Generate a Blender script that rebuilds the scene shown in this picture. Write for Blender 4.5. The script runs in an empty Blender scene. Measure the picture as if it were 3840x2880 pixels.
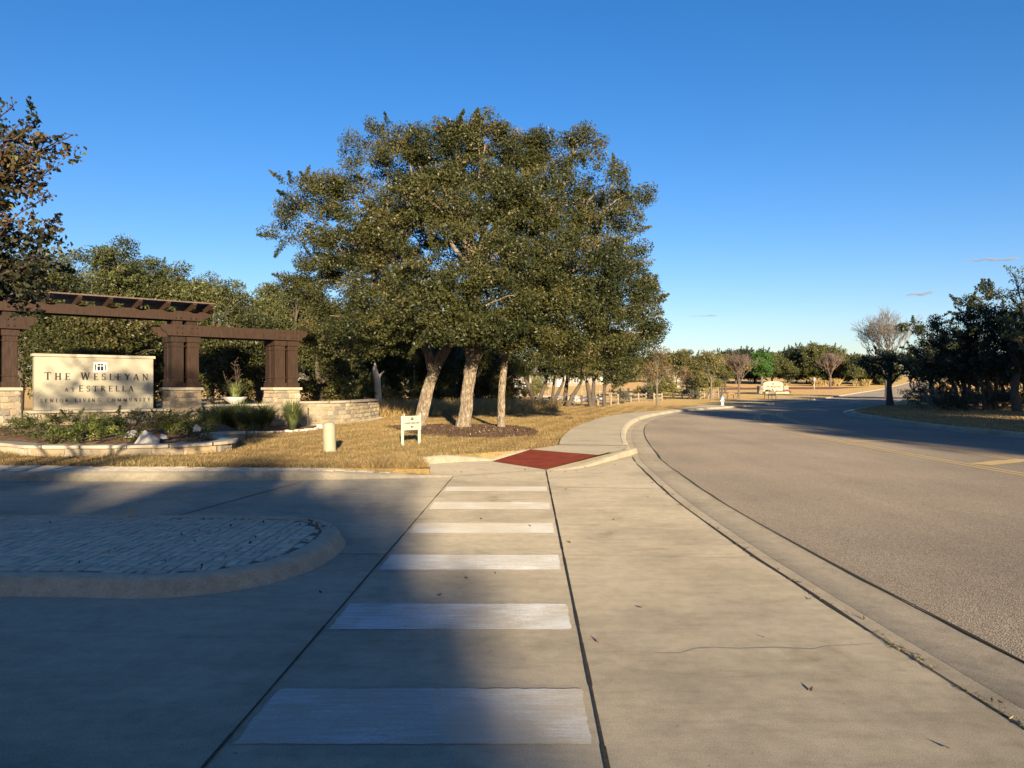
import bpy, bmesh, math, random
import numpy as np
from mathutils import Vector, Matrix, Quaternion
from mathutils.geometry import delaunay_2d_cdt

S = bpy.context.scene
COL = S.collection
R = math.radians
rnd = random.Random(7)

# ------------------------------------------------------------------ camera, sky, sun, exposure
F, VH, UC, EYE = 2885.0, 1452.0, 1920.0, 1.6
cam_d = bpy.data.cameras.new('camera')
cam = bpy.data.objects.new('camera', cam_d)
COL.objects.link(cam)
cam_d.sensor_width = 36.0
cam_d.lens = 36.0 * F / 3840.0
cam_d.clip_start, cam_d.clip_end = 0.05, 8000
cam.location = (0, 0, EYE)
cam.rotation_euler = (R(90) + math.atan((VH - 1440) / F), 0, 0)
S.camera = cam

SUN_EL, SUN_AZ = R(11.0), R(171.0)          # azimuth clockwise from +Y
w = bpy.data.worlds.new('World')
S.world = w
w.use_nodes = True
wn = w.node_tree
bg = wn.nodes['Background']
sky = wn.nodes.new('ShaderNodeTexSky')
sky.sky_type = 'NISHITA'
sky.sun_disc = False
sky.sun_elevation = SUN_EL
sky.sun_rotation = SUN_AZ
sky.altitude = 250
sky.air_density = 1.0
sky.dust_density = 0.30
sky.ozone_density = 2.6
hsv = wn.nodes.new('ShaderNodeHueSaturation')
hsv.inputs['Saturation'].default_value = 1.30
hsv.inputs['Value'].default_value = 1.04
wn.links.new(sky.outputs['Color'], hsv.inputs['Color'])
tintn = wn.nodes.new('ShaderNodeMix')
tintn.data_type = 'RGBA'
tintn.blend_type = 'MULTIPLY'
tintn.inputs[0].default_value = 1.0
tintn.inputs[7].default_value = (1.16, 1.05, 1.27, 1)     # clear-air blue of the photograph's sky
wn.links.new(hsv.outputs['Color'], tintn.inputs[6])
wn.links.new(tintn.outputs[2], bg.inputs['Color'])
bg.inputs['Strength'].default_value = 0.055

sun_d = bpy.data.lights.new('sun', 'SUN')
sun_d.energy = 4.4
sun_d.color = (1.0, 0.81, 0.545)
sun_d.angle = R(0.7)
sun = bpy.data.objects.new('sun', sun_d)
COL.objects.link(sun)
SUNV = Vector((math.sin(SUN_AZ) * math.cos(SUN_EL), math.cos(SUN_AZ) * math.cos(SUN_EL), math.sin(SUN_EL)))
sun.rotation_euler = (-SUNV).to_track_quat('-Z', 'Y').to_euler()
sun.location = SUNV * 60

vs = S.view_settings
vs.view_transform = 'Standard'
vs.look = 'None'
vs.exposure = 1.38
vs.gamma = 1.0
vs.use_curve_mapping = False
S.cycles.max_bounces = 6
S.cycles.transparent_max_bounces = 6

# ------------------------------------------------------------------ terrain height and picture helpers


def gz(x, y):
    r = max(0.0, y - 70.0)
    L = min(1.0, max(0.0, (x / max(y, 1.0) + 0.05) / 0.2)) * 0.5 + 0.5
    z = (9e-5 * r * r if y < 250 else 9e-5 * 180 ** 2 + 0.0194 * (y - 250)) * L
    # shallow creek behind the rail fence
    cx = (x - 2.0) / 17.0
    cy = (y - 76.0) / 9.0
    d = cx * cx + cy * cy
    if d < 1:
        z -= 0.45 * (1 - d) ** 2
    return z


def at(u, v, h=0.0):
    """the place on the ground (raised by h) met by the ray through full-size photo pixel u, v"""
    y = 2.0
    while y < 700:
        x = (u - UC) / F * y
        if EYE - (v - VH) / F * y <= gz(x, y) + h:
            return (x, y)
        y *= 1.003
    return (x, y)


def wx(u, y):
    return (u - UC) / F * y


def wz(v, y):
    return EYE - (v - VH) / F * y


# display coordinates (2212 wide) to a point at distance y
def dp(u, v, y):
    return Vector(((u - 1106) / 1662 * y, y, EYE - (v - 836.5) / 1662 * y))


# ------------------------------------------------------------------ object helpers
def tag(o, label=None, cat=None, group=None, kind=None):
    if label:
        o['label'] = label
    if cat:
        o['category'] = cat
    if group:
        o['group'] = group
    if kind:
        o['kind'] = kind
    return o


def link(name, me, mats=None, parent=None):
    o = bpy.data.objects.new(name, me)
    COL.objects.link(o)
    if mats is not None and me is not None:
        for m in (mats if isinstance(mats, (list, tuple)) else [mats]):
            if m.name not in [x.name for x in me.materials if x]:
                me.materials.append(m)
    if parent is not None:
        o.parent = parent
    return o


def empty(name, loc=(0, 0, 0), rz=0.0, label=None, cat=None, group=None):
    o = bpy.data.objects.new(name, None)
    o.empty_display_size = 0.2
    COL.objects.link(o)
    o.location = loc
    o.rotation_euler = (0, 0, rz)
    return tag(o, label, cat, group)


def bm_obj(name, bm, m, parent=None, smooth=False):
    me = bpy.data.meshes.new(name)
    bm.normal_update()
    bm.to_mesh(me)
    bm.free()
    if smooth:
        me.polygons.foreach_set('use_smooth', [True] * len(me.polygons))
        me.set_sharp_from_angle(angle=R(38))
    return link(name, me, m, parent)


def add_box(bm, c, s, rot=None, bevel=0.0):
    vs_ = []
    for sx in (-.5, .5):
        for sy in (-.5, .5):
            for sz in (-.5, .5):
                p = Vector((sx * s[0], sy * s[1], sz * s[2]))
                if rot is not None:
                    p = rot @ p
                vs_.append(bm.verts.new(p + Vector(c)))
    fs = [(0, 1, 3, 2), (4, 6, 7, 5), (0, 4, 5, 1), (2, 3, 7, 6), (0, 2, 6, 4), (1, 5, 7, 3)]
    faces = [bm.faces.new([vs_[i] for i in f]) for f in fs]
    if bevel:
        es = set(e for f in faces for e in f.edges)
        bmesh.ops.bevel(bm, geom=list(es), offset=bevel, segments=1, affect='EDGES', profile=0.5)
    return faces


def box_obj(name, c, s, m, parent=None, rot=None, bevel=0.0):
    bm = bmesh.new()
    add_box(bm, c, s, rot, bevel)
    return bm_obj(name, bm, m, parent)


def add_lathe(bm, prof, seg=20, c=(0, 0, 0), mat4=None):
    rings = []
    for r, z in prof:
        ring = []
        for i in range(seg):
            a = 2 * math.pi * i / seg
            p = Vector((r * math.cos(a), r * math.sin(a), z))
            if mat4 is not None:
                p = mat4 @ p
            ring.append(bm.verts.new(p + Vector(c)))
        rings.append(ring)
    for a, b in zip(rings, rings[1:]):
        for i in range(seg):
            j = (i + 1) % seg
            bm.faces.new((a[i], a[j], b[j], b[i]))
    bm.faces.new(list(reversed(rings[0])))
    bm.faces.new(rings[-1])


def add_tube(bm, pts, rad, seg=8, jit=0.0, rg=None):
    """tapered tube through pts with a radius for each point"""
    pts = [Vector(p) for p in pts]
    rings = []
    up = Vector((0, 1, 0.13)).normalized()
    for i, p in enumerate(pts):
        d = (pts[min(i + 1, len(pts) - 1)] - pts[max(i - 1, 0)])
        d = d.normalized() if d.length > 1e-9 else Vector((0, 0, 1))
        a = d.cross(up)
        if a.length < 1e-3:
            a = d.cross(Vector((1, 0, 0)))
        a.normalize()
        b = d.cross(a)
        ring = []
        for k in range(seg):
            t = 2 * math.pi * k / seg
            r = rad[i] * (1 + (rg.uniform(-jit, jit) if rg else 0))
            ring.append(bm.verts.new(p + (a * math.cos(t) + b * math.sin(t)) * r))
        rings.append(ring)
    for A, B in zip(rings, rings[1:]):
        for k in range(seg):
            j = (k + 1) % seg
            bm.faces.new((A[k], A[j], B[j], B[k]))
    bm.faces.new(list(reversed(rings[0])))
    bm.faces.new(rings[-1])


def catmull(pts, step=0.5):
    pts = [Vector((p[0], p[1])) for p in pts]
    P = [pts[0] * 2 - pts[1]] + pts + [pts[-1] * 2 - pts[-2]]
    out = []
    for i in range(1, len(P) - 2):
        p0, p1, p2, p3 = P[i - 1:i + 3]
        n = max(1, int((p2 - p1).length / step))
        # centripetal-like tangents scaled by chord
        m1 = (p2 - p0) * ((p2 - p1).length / max(1e-6, ((p2 - p1).length + (p1 - p0).length)))
        m2 = (p3 - p1) * ((p2 - p1).length / max(1e-6, ((p3 - p2).length + (p2 - p1).length)))
        for k in range(n):
            t = k / n
            h = (2 * t ** 3 - 3 * t ** 2 + 1, t ** 3 - 2 * t ** 2 + t, -2 * t ** 3 + 3 * t ** 2, t ** 3 - t ** 2)
            out.append(p1 * h[0] + m1 * h[1] + p2 * h[2] + m2 * h[3])
    out.append(pts[-1])
    return out


def normals2(path):
    """unit normals to the left of travel"""
    ns = []
    for i in range(len(path)):
        d = path[min(i + 1, len(path) - 1)] - path[max(i - 1, 0)]
        d = d.normalized() if d.length > 1e-9 else Vector((0, 1))
        ns.append(Vector((-d.y, d.x)))
    return ns


def offset(path, d):
    return [p + n * d for p, n in zip(path, normals2(path))]


def sweep(name, path, prof, m, parent=None, zs=None, smooth=True, wob=0.0):
    """ribbon along path; prof = [(offset to the left, height)]; zs scales the height along the path"""
    ns = normals2(path)
    bm = bmesh.new()
    rows = []
    rg = random.Random(3)
    for i, (p, n) in enumerate(zip(path, ns)):
        k = zs[i] if zs else 1.0
        row = []
        for o, z in prof:
            q = p + n * (o + rg.uniform(-wob, wob))
            row.append(bm.verts.new((q.x, q.y, gz(q.x, q.y) + z * k)))
        rows.append(row)
    for a, b in zip(rows, rows[1:]):
        for i in range(len(prof) - 1):
            bm.faces.new((a[i], b[i], b[i + 1], a[i + 1]))
    bmesh.ops.recalc_face_normals(bm, faces=bm.faces)
    up = sum(f.normal.z for f in bm.faces)
    if up < 0:
        bmesh.ops.reverse_faces(bm, faces=bm.faces)
    return bm_obj(name, bm, m, parent, smooth)


def inside(px_, py_, poly):
    x, y = np.asarray(px_), np.asarray(py_)
    r = np.zeros(x.shape, bool)
    n = len(poly)
    for i in range(n):
        x0, y0 = poly[i][0], poly[i][1]
        x1, y1 = poly[(i + 1) % n][0], poly[(i + 1) % n][1]
        if y0 == y1:
            continue
        c = ((y0 > y) != (y1 > y)) & (x < (x1 - x0) * (y - y0) / (y1 - y0) + x0)
        r ^= c
    return r


def region(name, poly, m, h=0.0, pts=(), kind='structure', parent=None, hf=None):
    V = [Vector((p[0], p[1])) for p in poly]
    n = len(V)
    E_ = [(i, (i + 1) % n) for i in range(n)]
    if len(pts):
        ok = inside([p[0] for p in pts], [p[1] for p in pts], poly)
        V += [Vector(p) for p, k in zip(pts, ok) if k]
    v, e, f, *_ = delaunay_2d_cdt(V, E_, [], 1, 1e-5)
    me = bpy.data.meshes.new(name)
    co = [(p.x, p.y, (hf(p.x, p.y) if hf else gz(p.x, p.y) + h)) for p in v]
    f2 = []
    for t in f:
        a, b, c = (v[i] for i in t[:3])
        s = (b.x - a.x) * (c.y - a.y) - (b.y - a.y) * (c.x - a.x)
        f2.append(tuple(t) if s > 0 else tuple(reversed(t)))
    me.from_pydata(co, [], f2)
    me.update()
    o = link(name, me, m, parent)
    if kind:
        tag(o, kind=kind)
    return o


# ------------------------------------------------------------------ materials
MATS = {}


class NB:
    def __init__(self, name):
        self.m = bpy.data.materials.new(name)
        self.m.use_nodes = True
        self.t = self.m.node_tree
        self.b = self.t.nodes['Principled BSDF']
        self.out = self.t.nodes['Material Output']
        MATS[name] = self.m

    def n(self, typ, **kw):
        nd = self.t.nodes.new(typ)
        for k, v in kw.items():
            if k.startswith('i_'):
                nd.inputs[k[2:].replace('_', ' ')].default_value = v
            else:
                setattr(nd, k, v)
        return nd

    def l(self, a, b):
        self.t.links.new(a, b)

    def coord(self, scale=(1, 1, 1), rot=0.0):
        tc = self.n('ShaderNodeTexCoord')
        mp = self.n('ShaderNodeMapping')
        mp.inputs['Scale'].default_value = scale
        mp.inputs['Rotation'].default_value = (0, 0, rot)
        self.l(tc.outputs['Object'], mp.inputs['Vector'])
        return mp.outputs['Vector']

    def noise(self, vec, scale, detail=4, rough=0.55):
        nd = self.n('ShaderNodeTexNoise')
        nd.inputs['Scale'].default_value = scale
        nd.inputs['Detail'].default_value = detail
        nd.inputs['Roughness'].default_value = rough
        self.l(vec, nd.inputs['Vector'])
        return nd.outputs['Fac']

    def ramp(self, fac, stops, interp='LINEAR'):
        nd = self.n('ShaderNodeValToRGB')
        cr = nd.color_ramp
        cr.interpolation = interp
        while len(cr.elements) < len(stops):
            cr.elements.new(0.5)
        for e, (p, c) in zip(cr.elements, stops):
            e.position = p
            e.color = (c[0], c[1], c[2], 1) if not isinstance(c, (int, float)) else (c, c, c, 1)
        self.l(fac, nd.inputs['Fac'])
        return nd.outputs['Color']

    def mix(self, a, b, fac=1.0, mode='MULTIPLY'):
        nd = self.n('ShaderNodeMix', data_type='RGBA', blend_type=mode)
        if isinstance(fac, (int, float)):
            nd.inputs[0].default_value = fac
        else:
            self.l(fac, nd.inputs[0])
        for s, i in ((a, 6), (b, 7)):
            if isinstance(s, tuple):
                nd.inputs[i].default_value = (*s, 1)
            else:
                self.l(s, nd.inputs[i])
        return nd.outputs[2]

    def bump(self, fac, strength=0.3, dist=0.01, prev=None):
        nd = self.n('ShaderNodeBump')
        nd.inputs['Strength'].default_value = strength
        nd.inputs['Distance'].default_value = dist
        self.l(fac, nd.inputs['Height'])
        if prev is not None:
            self.l(prev, nd.inputs['Normal'])
        return nd.outputs['Normal']

    def fin(self, col, rough=0.8, nrm=None, spec=0.3, dr=0.0, metal=0.0):
        if isinstance(col, tuple):
            self.b.inputs['Base Color'].default_value = (*col, 1)
        else:
            self.l(col, self.b.inputs['Base Color'])
        self.b.inputs['Roughness'].default_value = rough
        self.b.inputs['Specular IOR Level'].default_value = spec
        self.b.inputs['Metallic'].default_value = metal
        if 'Diffuse Roughness' in self.b.inputs:
            self.b.inputs['Diffuse Roughness'].default_value = dr
        if nrm is not None:
            self.l(nrm, self.b.inputs['Normal'])
        return self.m


def plain(name, c, rough=0.6, spec=0.3, var=0.12, scale=6.0, metal=0.0, bump=0.0):
    k = NB(name)
    v = k.coord()
    n1 = k.noise(v, scale, 5)
    col = k.ramp(n1, [(0.25, tuple(x * (1 - var) for x in c)), (0.75, tuple(min(1, x * (1 + var)) for x in c))])
    nr = k.bump(k.noise(v, scale * 8, 3), bump, 0.01) if bump else None
    return k.fin(col, rough, nr, spec, metal=metal)


def concrete(name, c, streak=(0.5, 2.2, 1), grain=150.0, stain=0.35, bump=0.35):
    k = NB(name)
    v = k.coord()
    vs_ = k.coord(streak)
    big = k.noise(v, 0.45, 6, 0.68)
    med = k.noise(vs_, 2.6, 7, 0.75)
    mot = k.noise(v, 9.0, 5, 0.7)
    fin_ = k.noise(v, grain, 3, 0.7)
    a = k.ramp(big, [(0.30, tuple(x * (1 - stain) for x in c)), (0.52, c), (0.78, tuple(x * 1.12 for x in c))])
    b = k.ramp(med, [(0.3, (0.80, 0.80, 0.80)), (0.5, (1, 1, 1)), (0.75, (1.10, 1.09, 1.07))])
    d = k.ramp(fin_, [(0.32, (0.62, 0.61, 0.60)), (0.5, (0.98, 0.98, 0.98)), (0.68, (1.28, 1.27, 1.24))])
    col = k.mix(k.mix(k.mix(a, b), d), k.ramp(mot, [(0.3, (0.86, 0.86, 0.86)), (0.6, (1.05, 1.05, 1.05))]))
    st = k.noise(k.coord((1, 0.6, 1)), 1.3, 5, 0.62)     # old drips and tyre scuffs
    col = k.mix(col, k.ramp(st, [(0.28, (0.74, 0.72, 0.70)), (0.40, (1, 1, 1))]))
    sp = k.noise(v, 26.0, 3, 0.6)                        # small dark spots
    col = k.mix(col, k.ramp(sp, [(0.26, (0.5, 0.48, 0.45)), (0.31, (1, 1, 1))]))
    nr = k.bump(fin_, bump, 0.005)
    return k.fin(col, 0.85, nr, 0.2, dr=0.6)


def leafmat(name, stops, rough=0.45, spec=0.35, trans=0.18):
    k = NB(name)
    at_ = k.n('ShaderNodeAttribute', attribute_name='tint')
    col = k.ramp(at_.outputs['Fac'], stops)
    k.fin(col, rough, None, spec)
    tr = k.n('ShaderNodeBsdfTranslucent')
    k.l(col, tr.inputs['Color'])
    mx = k.n('ShaderNodeMixShader')
    mx.inputs[0].default_value = trans
    k.l(k.b.outputs[0], mx.inputs[1])
    k.l(tr.outputs[0], mx.inputs[2])
    k.l(mx.outputs[0], k.out.inputs['Surface'])
    return k.m


M_CONC = concrete('driveway concrete', (0.325, 0.285, 0.212))
M_WALK = concrete('sidewalk concrete', (0.295, 0.262, 0.198), grain=150, stain=0.22)
M_KERB = concrete('kerb concrete', (0.37, 0.325, 0.24), streak=(3, 3, 3), grain=140, stain=0.3, bump=0.35)
M_GUT = concrete('gutter concrete', (0.275, 0.24, 0.182), streak=(2, 2, 2), grain=120, stain=0.3, bump=0.6)

k = NB('chip seal asphalt')
v = k.coord()
vo = k.n('ShaderNodeTexVoronoi')
vo.inputs['Scale'].default_value = 85
k.l(v, vo.inputs['Vector'])
big = k.noise(v, 0.22, 4, 0.6)
st = k.noise(k.coord((1.2, 0.12, 1), R(-12)), 0.9, 4, 0.6)
c0 = k.ramp(vo.outputs['Color'], [(0.1, (0.125, 0.104, 0.080)), (0.5, (0.205, 0.175, 0.135)), (0.9, (0.285, 0.25, 0.20))])
c1 = k.ramp(big, [(0.3, (0.80, 0.80, 0.82)), (0.7, (1.12, 1.09, 1.05))])
c2 = k.ramp(st, [(0.3, (0.86, 0.86, 0.87)), (0.7, (1.08, 1.08, 1.08))])
col = k.mix(k.mix(c0, c1), c2)
M_ASPH = k.fin(col, 0.9, k.bump(vo.outputs['Distance'], 0.4, 0.010), 0.2, dr=0.8)


def grassmat(name, stops, fine=38.0, far_c=None):
    k = NB(name)
    v = k.coord()
    a = k.noise(v, 0.45, 5, 0.65)
    b = k.noise(k.coord((1, 0.45, 1)), fine, 4, 0.7)
    c = k.noise(v, 4.0, 5, 0.7)
    col = k.ramp(c, stops)
    col = k.mix(col, k.ramp(a, [(0.3, (0.80, 0.84, 0.74)), (0.65, (1.1, 1.06, 1.0))]))
    col = k.mix(col, k.ramp(b, [(0.25, (0.45, 0.45, 0.45)), (0.6, (1.15, 1.15, 1.15))]))
    col = k.mix(col, far_c, k.ramp(k.noise(k.coord((1, .35, 1)), 0.055, 4, 0.6), [(0.42, 0.0), (0.62, 0.75)]), 'MIX') if far_c else col
    return k.fin(col, 0.95, k.bump(b, 0.9, 0.03), 0.1, dr=0.9)


M_GRASS = grassmat('dry lawn', [(0.25, (0.20, 0.15, 0.065)), (0.5, (0.31, 0.222, 0.10)), (0.75, (0.39, 0.28, 0.13))], 38.0, (0.30, 0.185, 0.095))
M_VERGE = grassmat('brown verge grass', [(0.25, (0.25, 0.165, 0.075)), (0.5, (0.38, 0.255, 0.115)), (0.75, (0.50, 0.34, 0.16))], 30)
M_SOIL = grassmat('dark mulch', [(0.25, (0.055, 0.036, 0.025)), (0.5, (0.115, 0.075, 0.05)), (0.78, (0.20, 0.135, 0.09))], 60)
M_BLADE = leafmat('grass blade', [(0.0, (0.15, 0.10, 0.045)), (0.35, (0.30, 0.205, 0.088)), (0.7, (0.42, 0.30, 0.135)), (0.9, (0.54, 0.42, 0.22)), (1.0, (0.175, 0.155, 0.06))], 0.7, 0.2, 0.25)


M_VBLADE = leafmat('brown verge blade', [(0.0, (0.20, 0.13, 0.055)), (0.5, (0.36, 0.24, 0.11)), (1.0, (0.46, 0.33, 0.17))], 0.7, 0.2, 0.25)


def paint(name, c, wear, c_under, scale=9.0, streak=(0.35, 3.5, 1)):
    """wear 0..1: share of the paint scuffed away, in streaks, flecks and patches"""
    k = NB(name)
    v = k.coord()
    n1 = k.noise(k.coord(streak), scale, 7, 0.78)
    n2 = k.noise(v, 60, 4, 0.7)
    n3 = k.noise(v, 1.6, 4, 0.6)
    acc = None
    for n_, wt in ((n1, 0.45), (n2, 0.25), (n3, 0.30)):
        m_ = k.n('ShaderNodeMath', operation='MULTIPLY')
        k.l(n_, m_.inputs[0])
        m_.inputs[1].default_value = wt
        if acc is None:
            acc = m_.outputs[0]
        else:
            a_ = k.n('ShaderNodeMath', operation='ADD')
            k.l(acc, a_.inputs[0])
            k.l(m_.outputs[0], a_.inputs[1])
            acc = a_.outputs[0]
    lo = 0.40 + 0.2 * wear
    f = k.ramp(acc, [(lo - 0.05, 0.95), (lo + 0.06, 0.0)])
    dirt = k.ramp(k.noise(v, 2.3, 5, 0.65), [(0.3, (0.78, 0.77, 0.75)), (0.65, (1.04, 1.04, 1.04))])
    col = k.mix(k.mix(c, dirt), c_under, f, 'MIX')
    return k.fin(col, 0.7, k.bump(n2, 0.2, 0.003), 0.3, dr=0.8)


M_WHITE = paint('worn white road paint', (0.45, 0.465, 0.475), 0.44, (0.31, 0.28, 0.22))
M_WHITE2 = paint('faded white road paint', (0.40, 0.405, 0.40), 0.56, (0.32, 0.285, 0.22))
M_YEL = paint('worn yellow road paint', (0.33, 0.235, 0.075), 0.50, (0.27, 0.215, 0.13), 5.0, (1.5, 1.5, 1))
k = NB('red ramp paint')
v = k.coord()
n1 = k.noise(v, 3.0, 6, 0.65)
n2 = k.noise(v, 55, 3, 0.6)
col = k.ramp(n1, [(0.3, (0.23, 0.040, 0.015)), (0.55, (0.35, 0.062, 0.021)), (0.8, (0.42, 0.11, 0.05))])
col = k.mix(col, k.ramp(n2, [(0.3, (0.7, 0.7, 0.7)), (0.6, (1.05, 1.05, 1.05))]))
col = k.mix(col, (0.42, 0.36, 0.28), k.ramp(k.noise(v, 17, 4, 0.7), [(0.70, 0.0), (0.76, 1.0)]), 'MIX')
M_RED = k.fin(col, 0.8, k.bump(n2, 0.4, 0.01), 0.25)
M_REDPAVE = plain('red street pavers', (0.36, 0.13, 0.09), 0.9, 0.2, 0.25, 1.2)

k = NB('stained timber')
v = k.coord((1, 1, 1))
n1 = k.noise(k.coord((5, 5, 0.6)), 4, 6, 0.7)
oi = k.n('ShaderNodeObjectInfo')
col = k.ramp(n1, [(0.25, (0.022, 0.0125, 0.0085)), (0.5, (0.037, 0.0215, 0.0145)), (0.8, (0.066, 0.041, 0.029))])
col = k.mix(col, k.ramp(oi.outputs['Random'], [(0, (0.8, 0.8, 0.8)), (1, (1.18, 1.15, 1.1))]))
col = k.mix(col, (0.45, 0.38, 0.30), k.ramp(k.noise(k.coord((6, 6, 1.3)), 3.1, 5, 0.75), [(0.72, 0.0), (0.77, 0.55)]), 'MIX')
M_TIMB = k.fin(col, 0.7, k.bump(n1, 0.3, 0.01), 0.25)
k = NB('weathered slat timber')
n1 = k.noise(k.coord((3, 3, 3)), 5, 5, 0.7)
col = k.ramp(n1, [(0.3, (0.085, 0.055, 0.042)), (0.7, (0.20, 0.145, 0.115))])
M_SLAT = k.fin(col, 0.8, None, 0.2)

k = NB('limestone block')
v = k.coord()
oi = k.n('ShaderNodeObjectInfo')
n1 = k.noise(k.coord((2.0, 2.0, 2.0)), 1.2, 6, 0.7)
col = k.ramp(oi.outputs['Random'], [(0.0, (0.36, 0.29, 0.19)), (0.25, (0.44, 0.37, 0.26)), (0.45, (0.30, 0.25, 0.18)), (0.6, (0.235, 0.21, 0.175)), (0.75, (0.39, 0.30, 0.185)), (0.88, (0.28, 0.245, 0.195)), (1.0, (0.47, 0.41, 0.31))])
col = k.mix(col, k.ramp(n1, [(0.25, (0.55, 0.56, 0.6)), (0.5, (0.97, 0.97, 0.97)), (0.8, (1.12, 1.1, 1.06))]))
M_STONE = k.fin(col, 0.9, k.bump(k.noise(v, 5.0, 6, 0.7), 0.5, 0.05), 0.2, dr=0.5)
M_MORTAR = plain('lime mortar', (0.36, 0.315, 0.24), 0.95, 0.1, 0.2, 9)
k = NB('cut stone coping')
v = k.coord()
oi = k.n('ShaderNodeObjectInfo')
col = k.ramp(k.noise(v, 1.4, 6, 0.65), [(0.25, (0.36, 0.31, 0.235)), (0.6, (0.50, 0.44, 0.335)), (0.8, (0.56, 0.50, 0.39))])
col = k.mix(col, k.ramp(oi.outputs['Random'], [(0, (0.88, 0.88, 0.88)), (1, (1.05, 1.05, 1.05))]))
M_CAP = k.fin(col, 0.85, k.bump(k.noise(v, 40, 4), 0.2, 0.01), 0.2)
k = NB('cream sign panel')
v = k.coord()
col = k.ramp(k.noise(v, 1.2, 5, 0.6), [(0.3, (0.39, 0.355, 0.26)), (0.7, (0.44, 0.40, 0.30))])
M_PANEL = k.fin(col, 0.75, k.bump(k.noise(v, 90, 3), 0.12, 0.004), 0.25)
M_LETTER = plain('dark bronze lettering', (0.045, 0.032, 0.028), 0.55, 0.4, 0.2)
M_NAVY = plain('navy emblem', (0.012, 0.018, 0.045), 0.5, 0.4, 0.1)
M_EMBWHITE = plain('white emblem ground', (0.78, 0.78, 0.74), 0.6, 0.3, 0.03)
M_SIGNWHITE = plain('pale green-white sign board', (0.47, 0.51, 0.41), 0.5, 0.35, 0.03)
M_PVC = plain('beige plastic', (0.36, 0.335, 0.23), 0.5, 0.35, 0.10, 5, bump=0.05)
k = NB('oak bark')
v = k.coord((1, 1, 0.42))
vo = k.n('ShaderNodeTexVoronoi', feature='F1')
vo.inputs['Scale'].default_value = 17
k.l(v, vo.inputs['Vector'])
n1 = k.noise(v, 9, 6, 0.7)
col = k.ramp(n1, [(0.28, (0.13, 0.105, 0.078)), (0.5, (0.32, 0.265, 0.20)), (0.75, (0.50, 0.43, 0.34))])
col = k.mix(col, k.ramp(vo.outputs['Distance'], [(0.0, (1.25, 1.25, 1.25)), (0.55, (0.6, 0.58, 0.56))]))
M_BARK = k.fin(col, 0.95, k.bump(vo.outputs['Distance'], 1.0, 0.06, k.bump(n1, 0.6, 0.03)), 0.1, dr=0.7)
k = NB('dark and shaded bark')
n1 = k.noise(k.coord((1, 1, 0.3)), 14, 5, 0.7)
M_BARKD = k.fin(k.ramp(n1, [(0.3, (0.05, 0.041, 0.034)), (0.7, (0.15, 0.125, 0.10))]), 0.95, k.bump(n1, 0.8, 0.03), 0.1)
M_BARKP = plain('pale young bark', (0.17, 0.145, 0.115), 0.9, 0.15, 0.25, 9)
M_TWIG = plain('grey bare twig', (0.155, 0.135, 0.115), 0.9, 0.15, 0.25, 9)
M_TWIGR = plain('reddish bare twig', (0.145, 0.108, 0.09), 0.9, 0.15, 0.25, 9)
M_SNAG = plain('bleached dead wood', (0.55, 0.46, 0.36), 0.9, 0.15, 0.25, 5, bump=0.3)
M_OAK = leafmat('live oak leaf', [(0.0, (0.024, 0.034, 0.012)), (0.35, (0.050, 0.058, 0.018)), (0.62, (0.084, 0.083, 0.024)), (0.84, (0.125, 0.106, 0.032)), (0.95, (0.13, 0.105, 0.042)), (1.0, (0.20, 0.17, 0.085))])
M_OAK2 = leafmat('cedar oak leaf', [(0.0, (0.05, 0.06, 0.02)), (0.4, (0.085, 0.096, 0.03)), (0.75, (0.13, 0.135, 0.045)), (1.0, (0.22, 0.20, 0.09))])
M_OAKD = leafmat('dark oak leaf', [(0.0, (0.022, 0.032, 0.02)), (0.5, (0.045, 0.056, 0.027)), (0.9, (0.075, 0.085, 0.035)), (1.0, (0.13, 0.12, 0.05))], 0.4)
M_GREEN = leafmat('bright green leaf', [(0.0, (0.04, 0.10, 0.02)), (0.5, (0.07, 0.16, 0.03)), (1.0, (0.12, 0.22, 0.05))])
M_OLIVE = leafmat('olive autumn leaf', [(0.0, (0.09, 0.085, 0.025)), (0.5, (0.15, 0.14, 0.045)), (0.85, (0.22, 0.18, 0.06)), (1.0, (0.33, 0.27, 0.12))])
M_YELLOW = leafmat('yellow autumn leaf', [(0.0, (0.20, 0.14, 0.025)), (0.5, (0.38, 0.27, 0.03)), (1.0, (0.52, 0.38, 0.06))])
M_RUST = leafmat('rust autumn leaf', [(0.0, (0.10, 0.04, 0.02)), (0.5, (0.20, 0.075, 0.035)), (1.0, (0.30, 0.13, 0.06))])
M_BROWN = leafmat('brown autumn leaf', [(0.0, (0.11, 0.075, 0.035)), (0.5, (0.19, 0.13, 0.06)), (1.0, (0.28, 0.19, 0.09))])
M_CRAPE = leafmat('crape myrtle leaf', [(0.0, (0.018, 0.026, 0.014)), (0.3, (0.036, 0.040, 0.018)), (0.5, (0.075, 0.058, 0.026)), (0.66, (0.12, 0.062, 0.036)), (0.78, (0.135, 0.115, 0.036)), (0.9, (0.20, 0.19, 0.058)), (0.96, (0.22, 0.09, 0.05)), (1.0, (0.34, 0.11, 0.08))], 0.45, 0.35, 0.3)
M_YGREEN = leafmat('yellow-green leaf', [(0.0, (0.06, 0.07, 0.02)), (0.5, (0.13, 0.14, 0.035)), (0.85, (0.24, 0.21, 0.05)), (1.0, (0.35, 0.16, 0.05))], 0.45, 0.35, 0.3)
M_FOUNT = leafmat('fountain grass blade', [(0.0, (0.055, 0.08, 0.03)), (0.5, (0.12, 0.155, 0.055)), (0.85, (0.20, 0.22, 0.085)), (1.0, (0.42, 0.36, 0.17))], 0.5, 0.35, 0.2)
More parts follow.
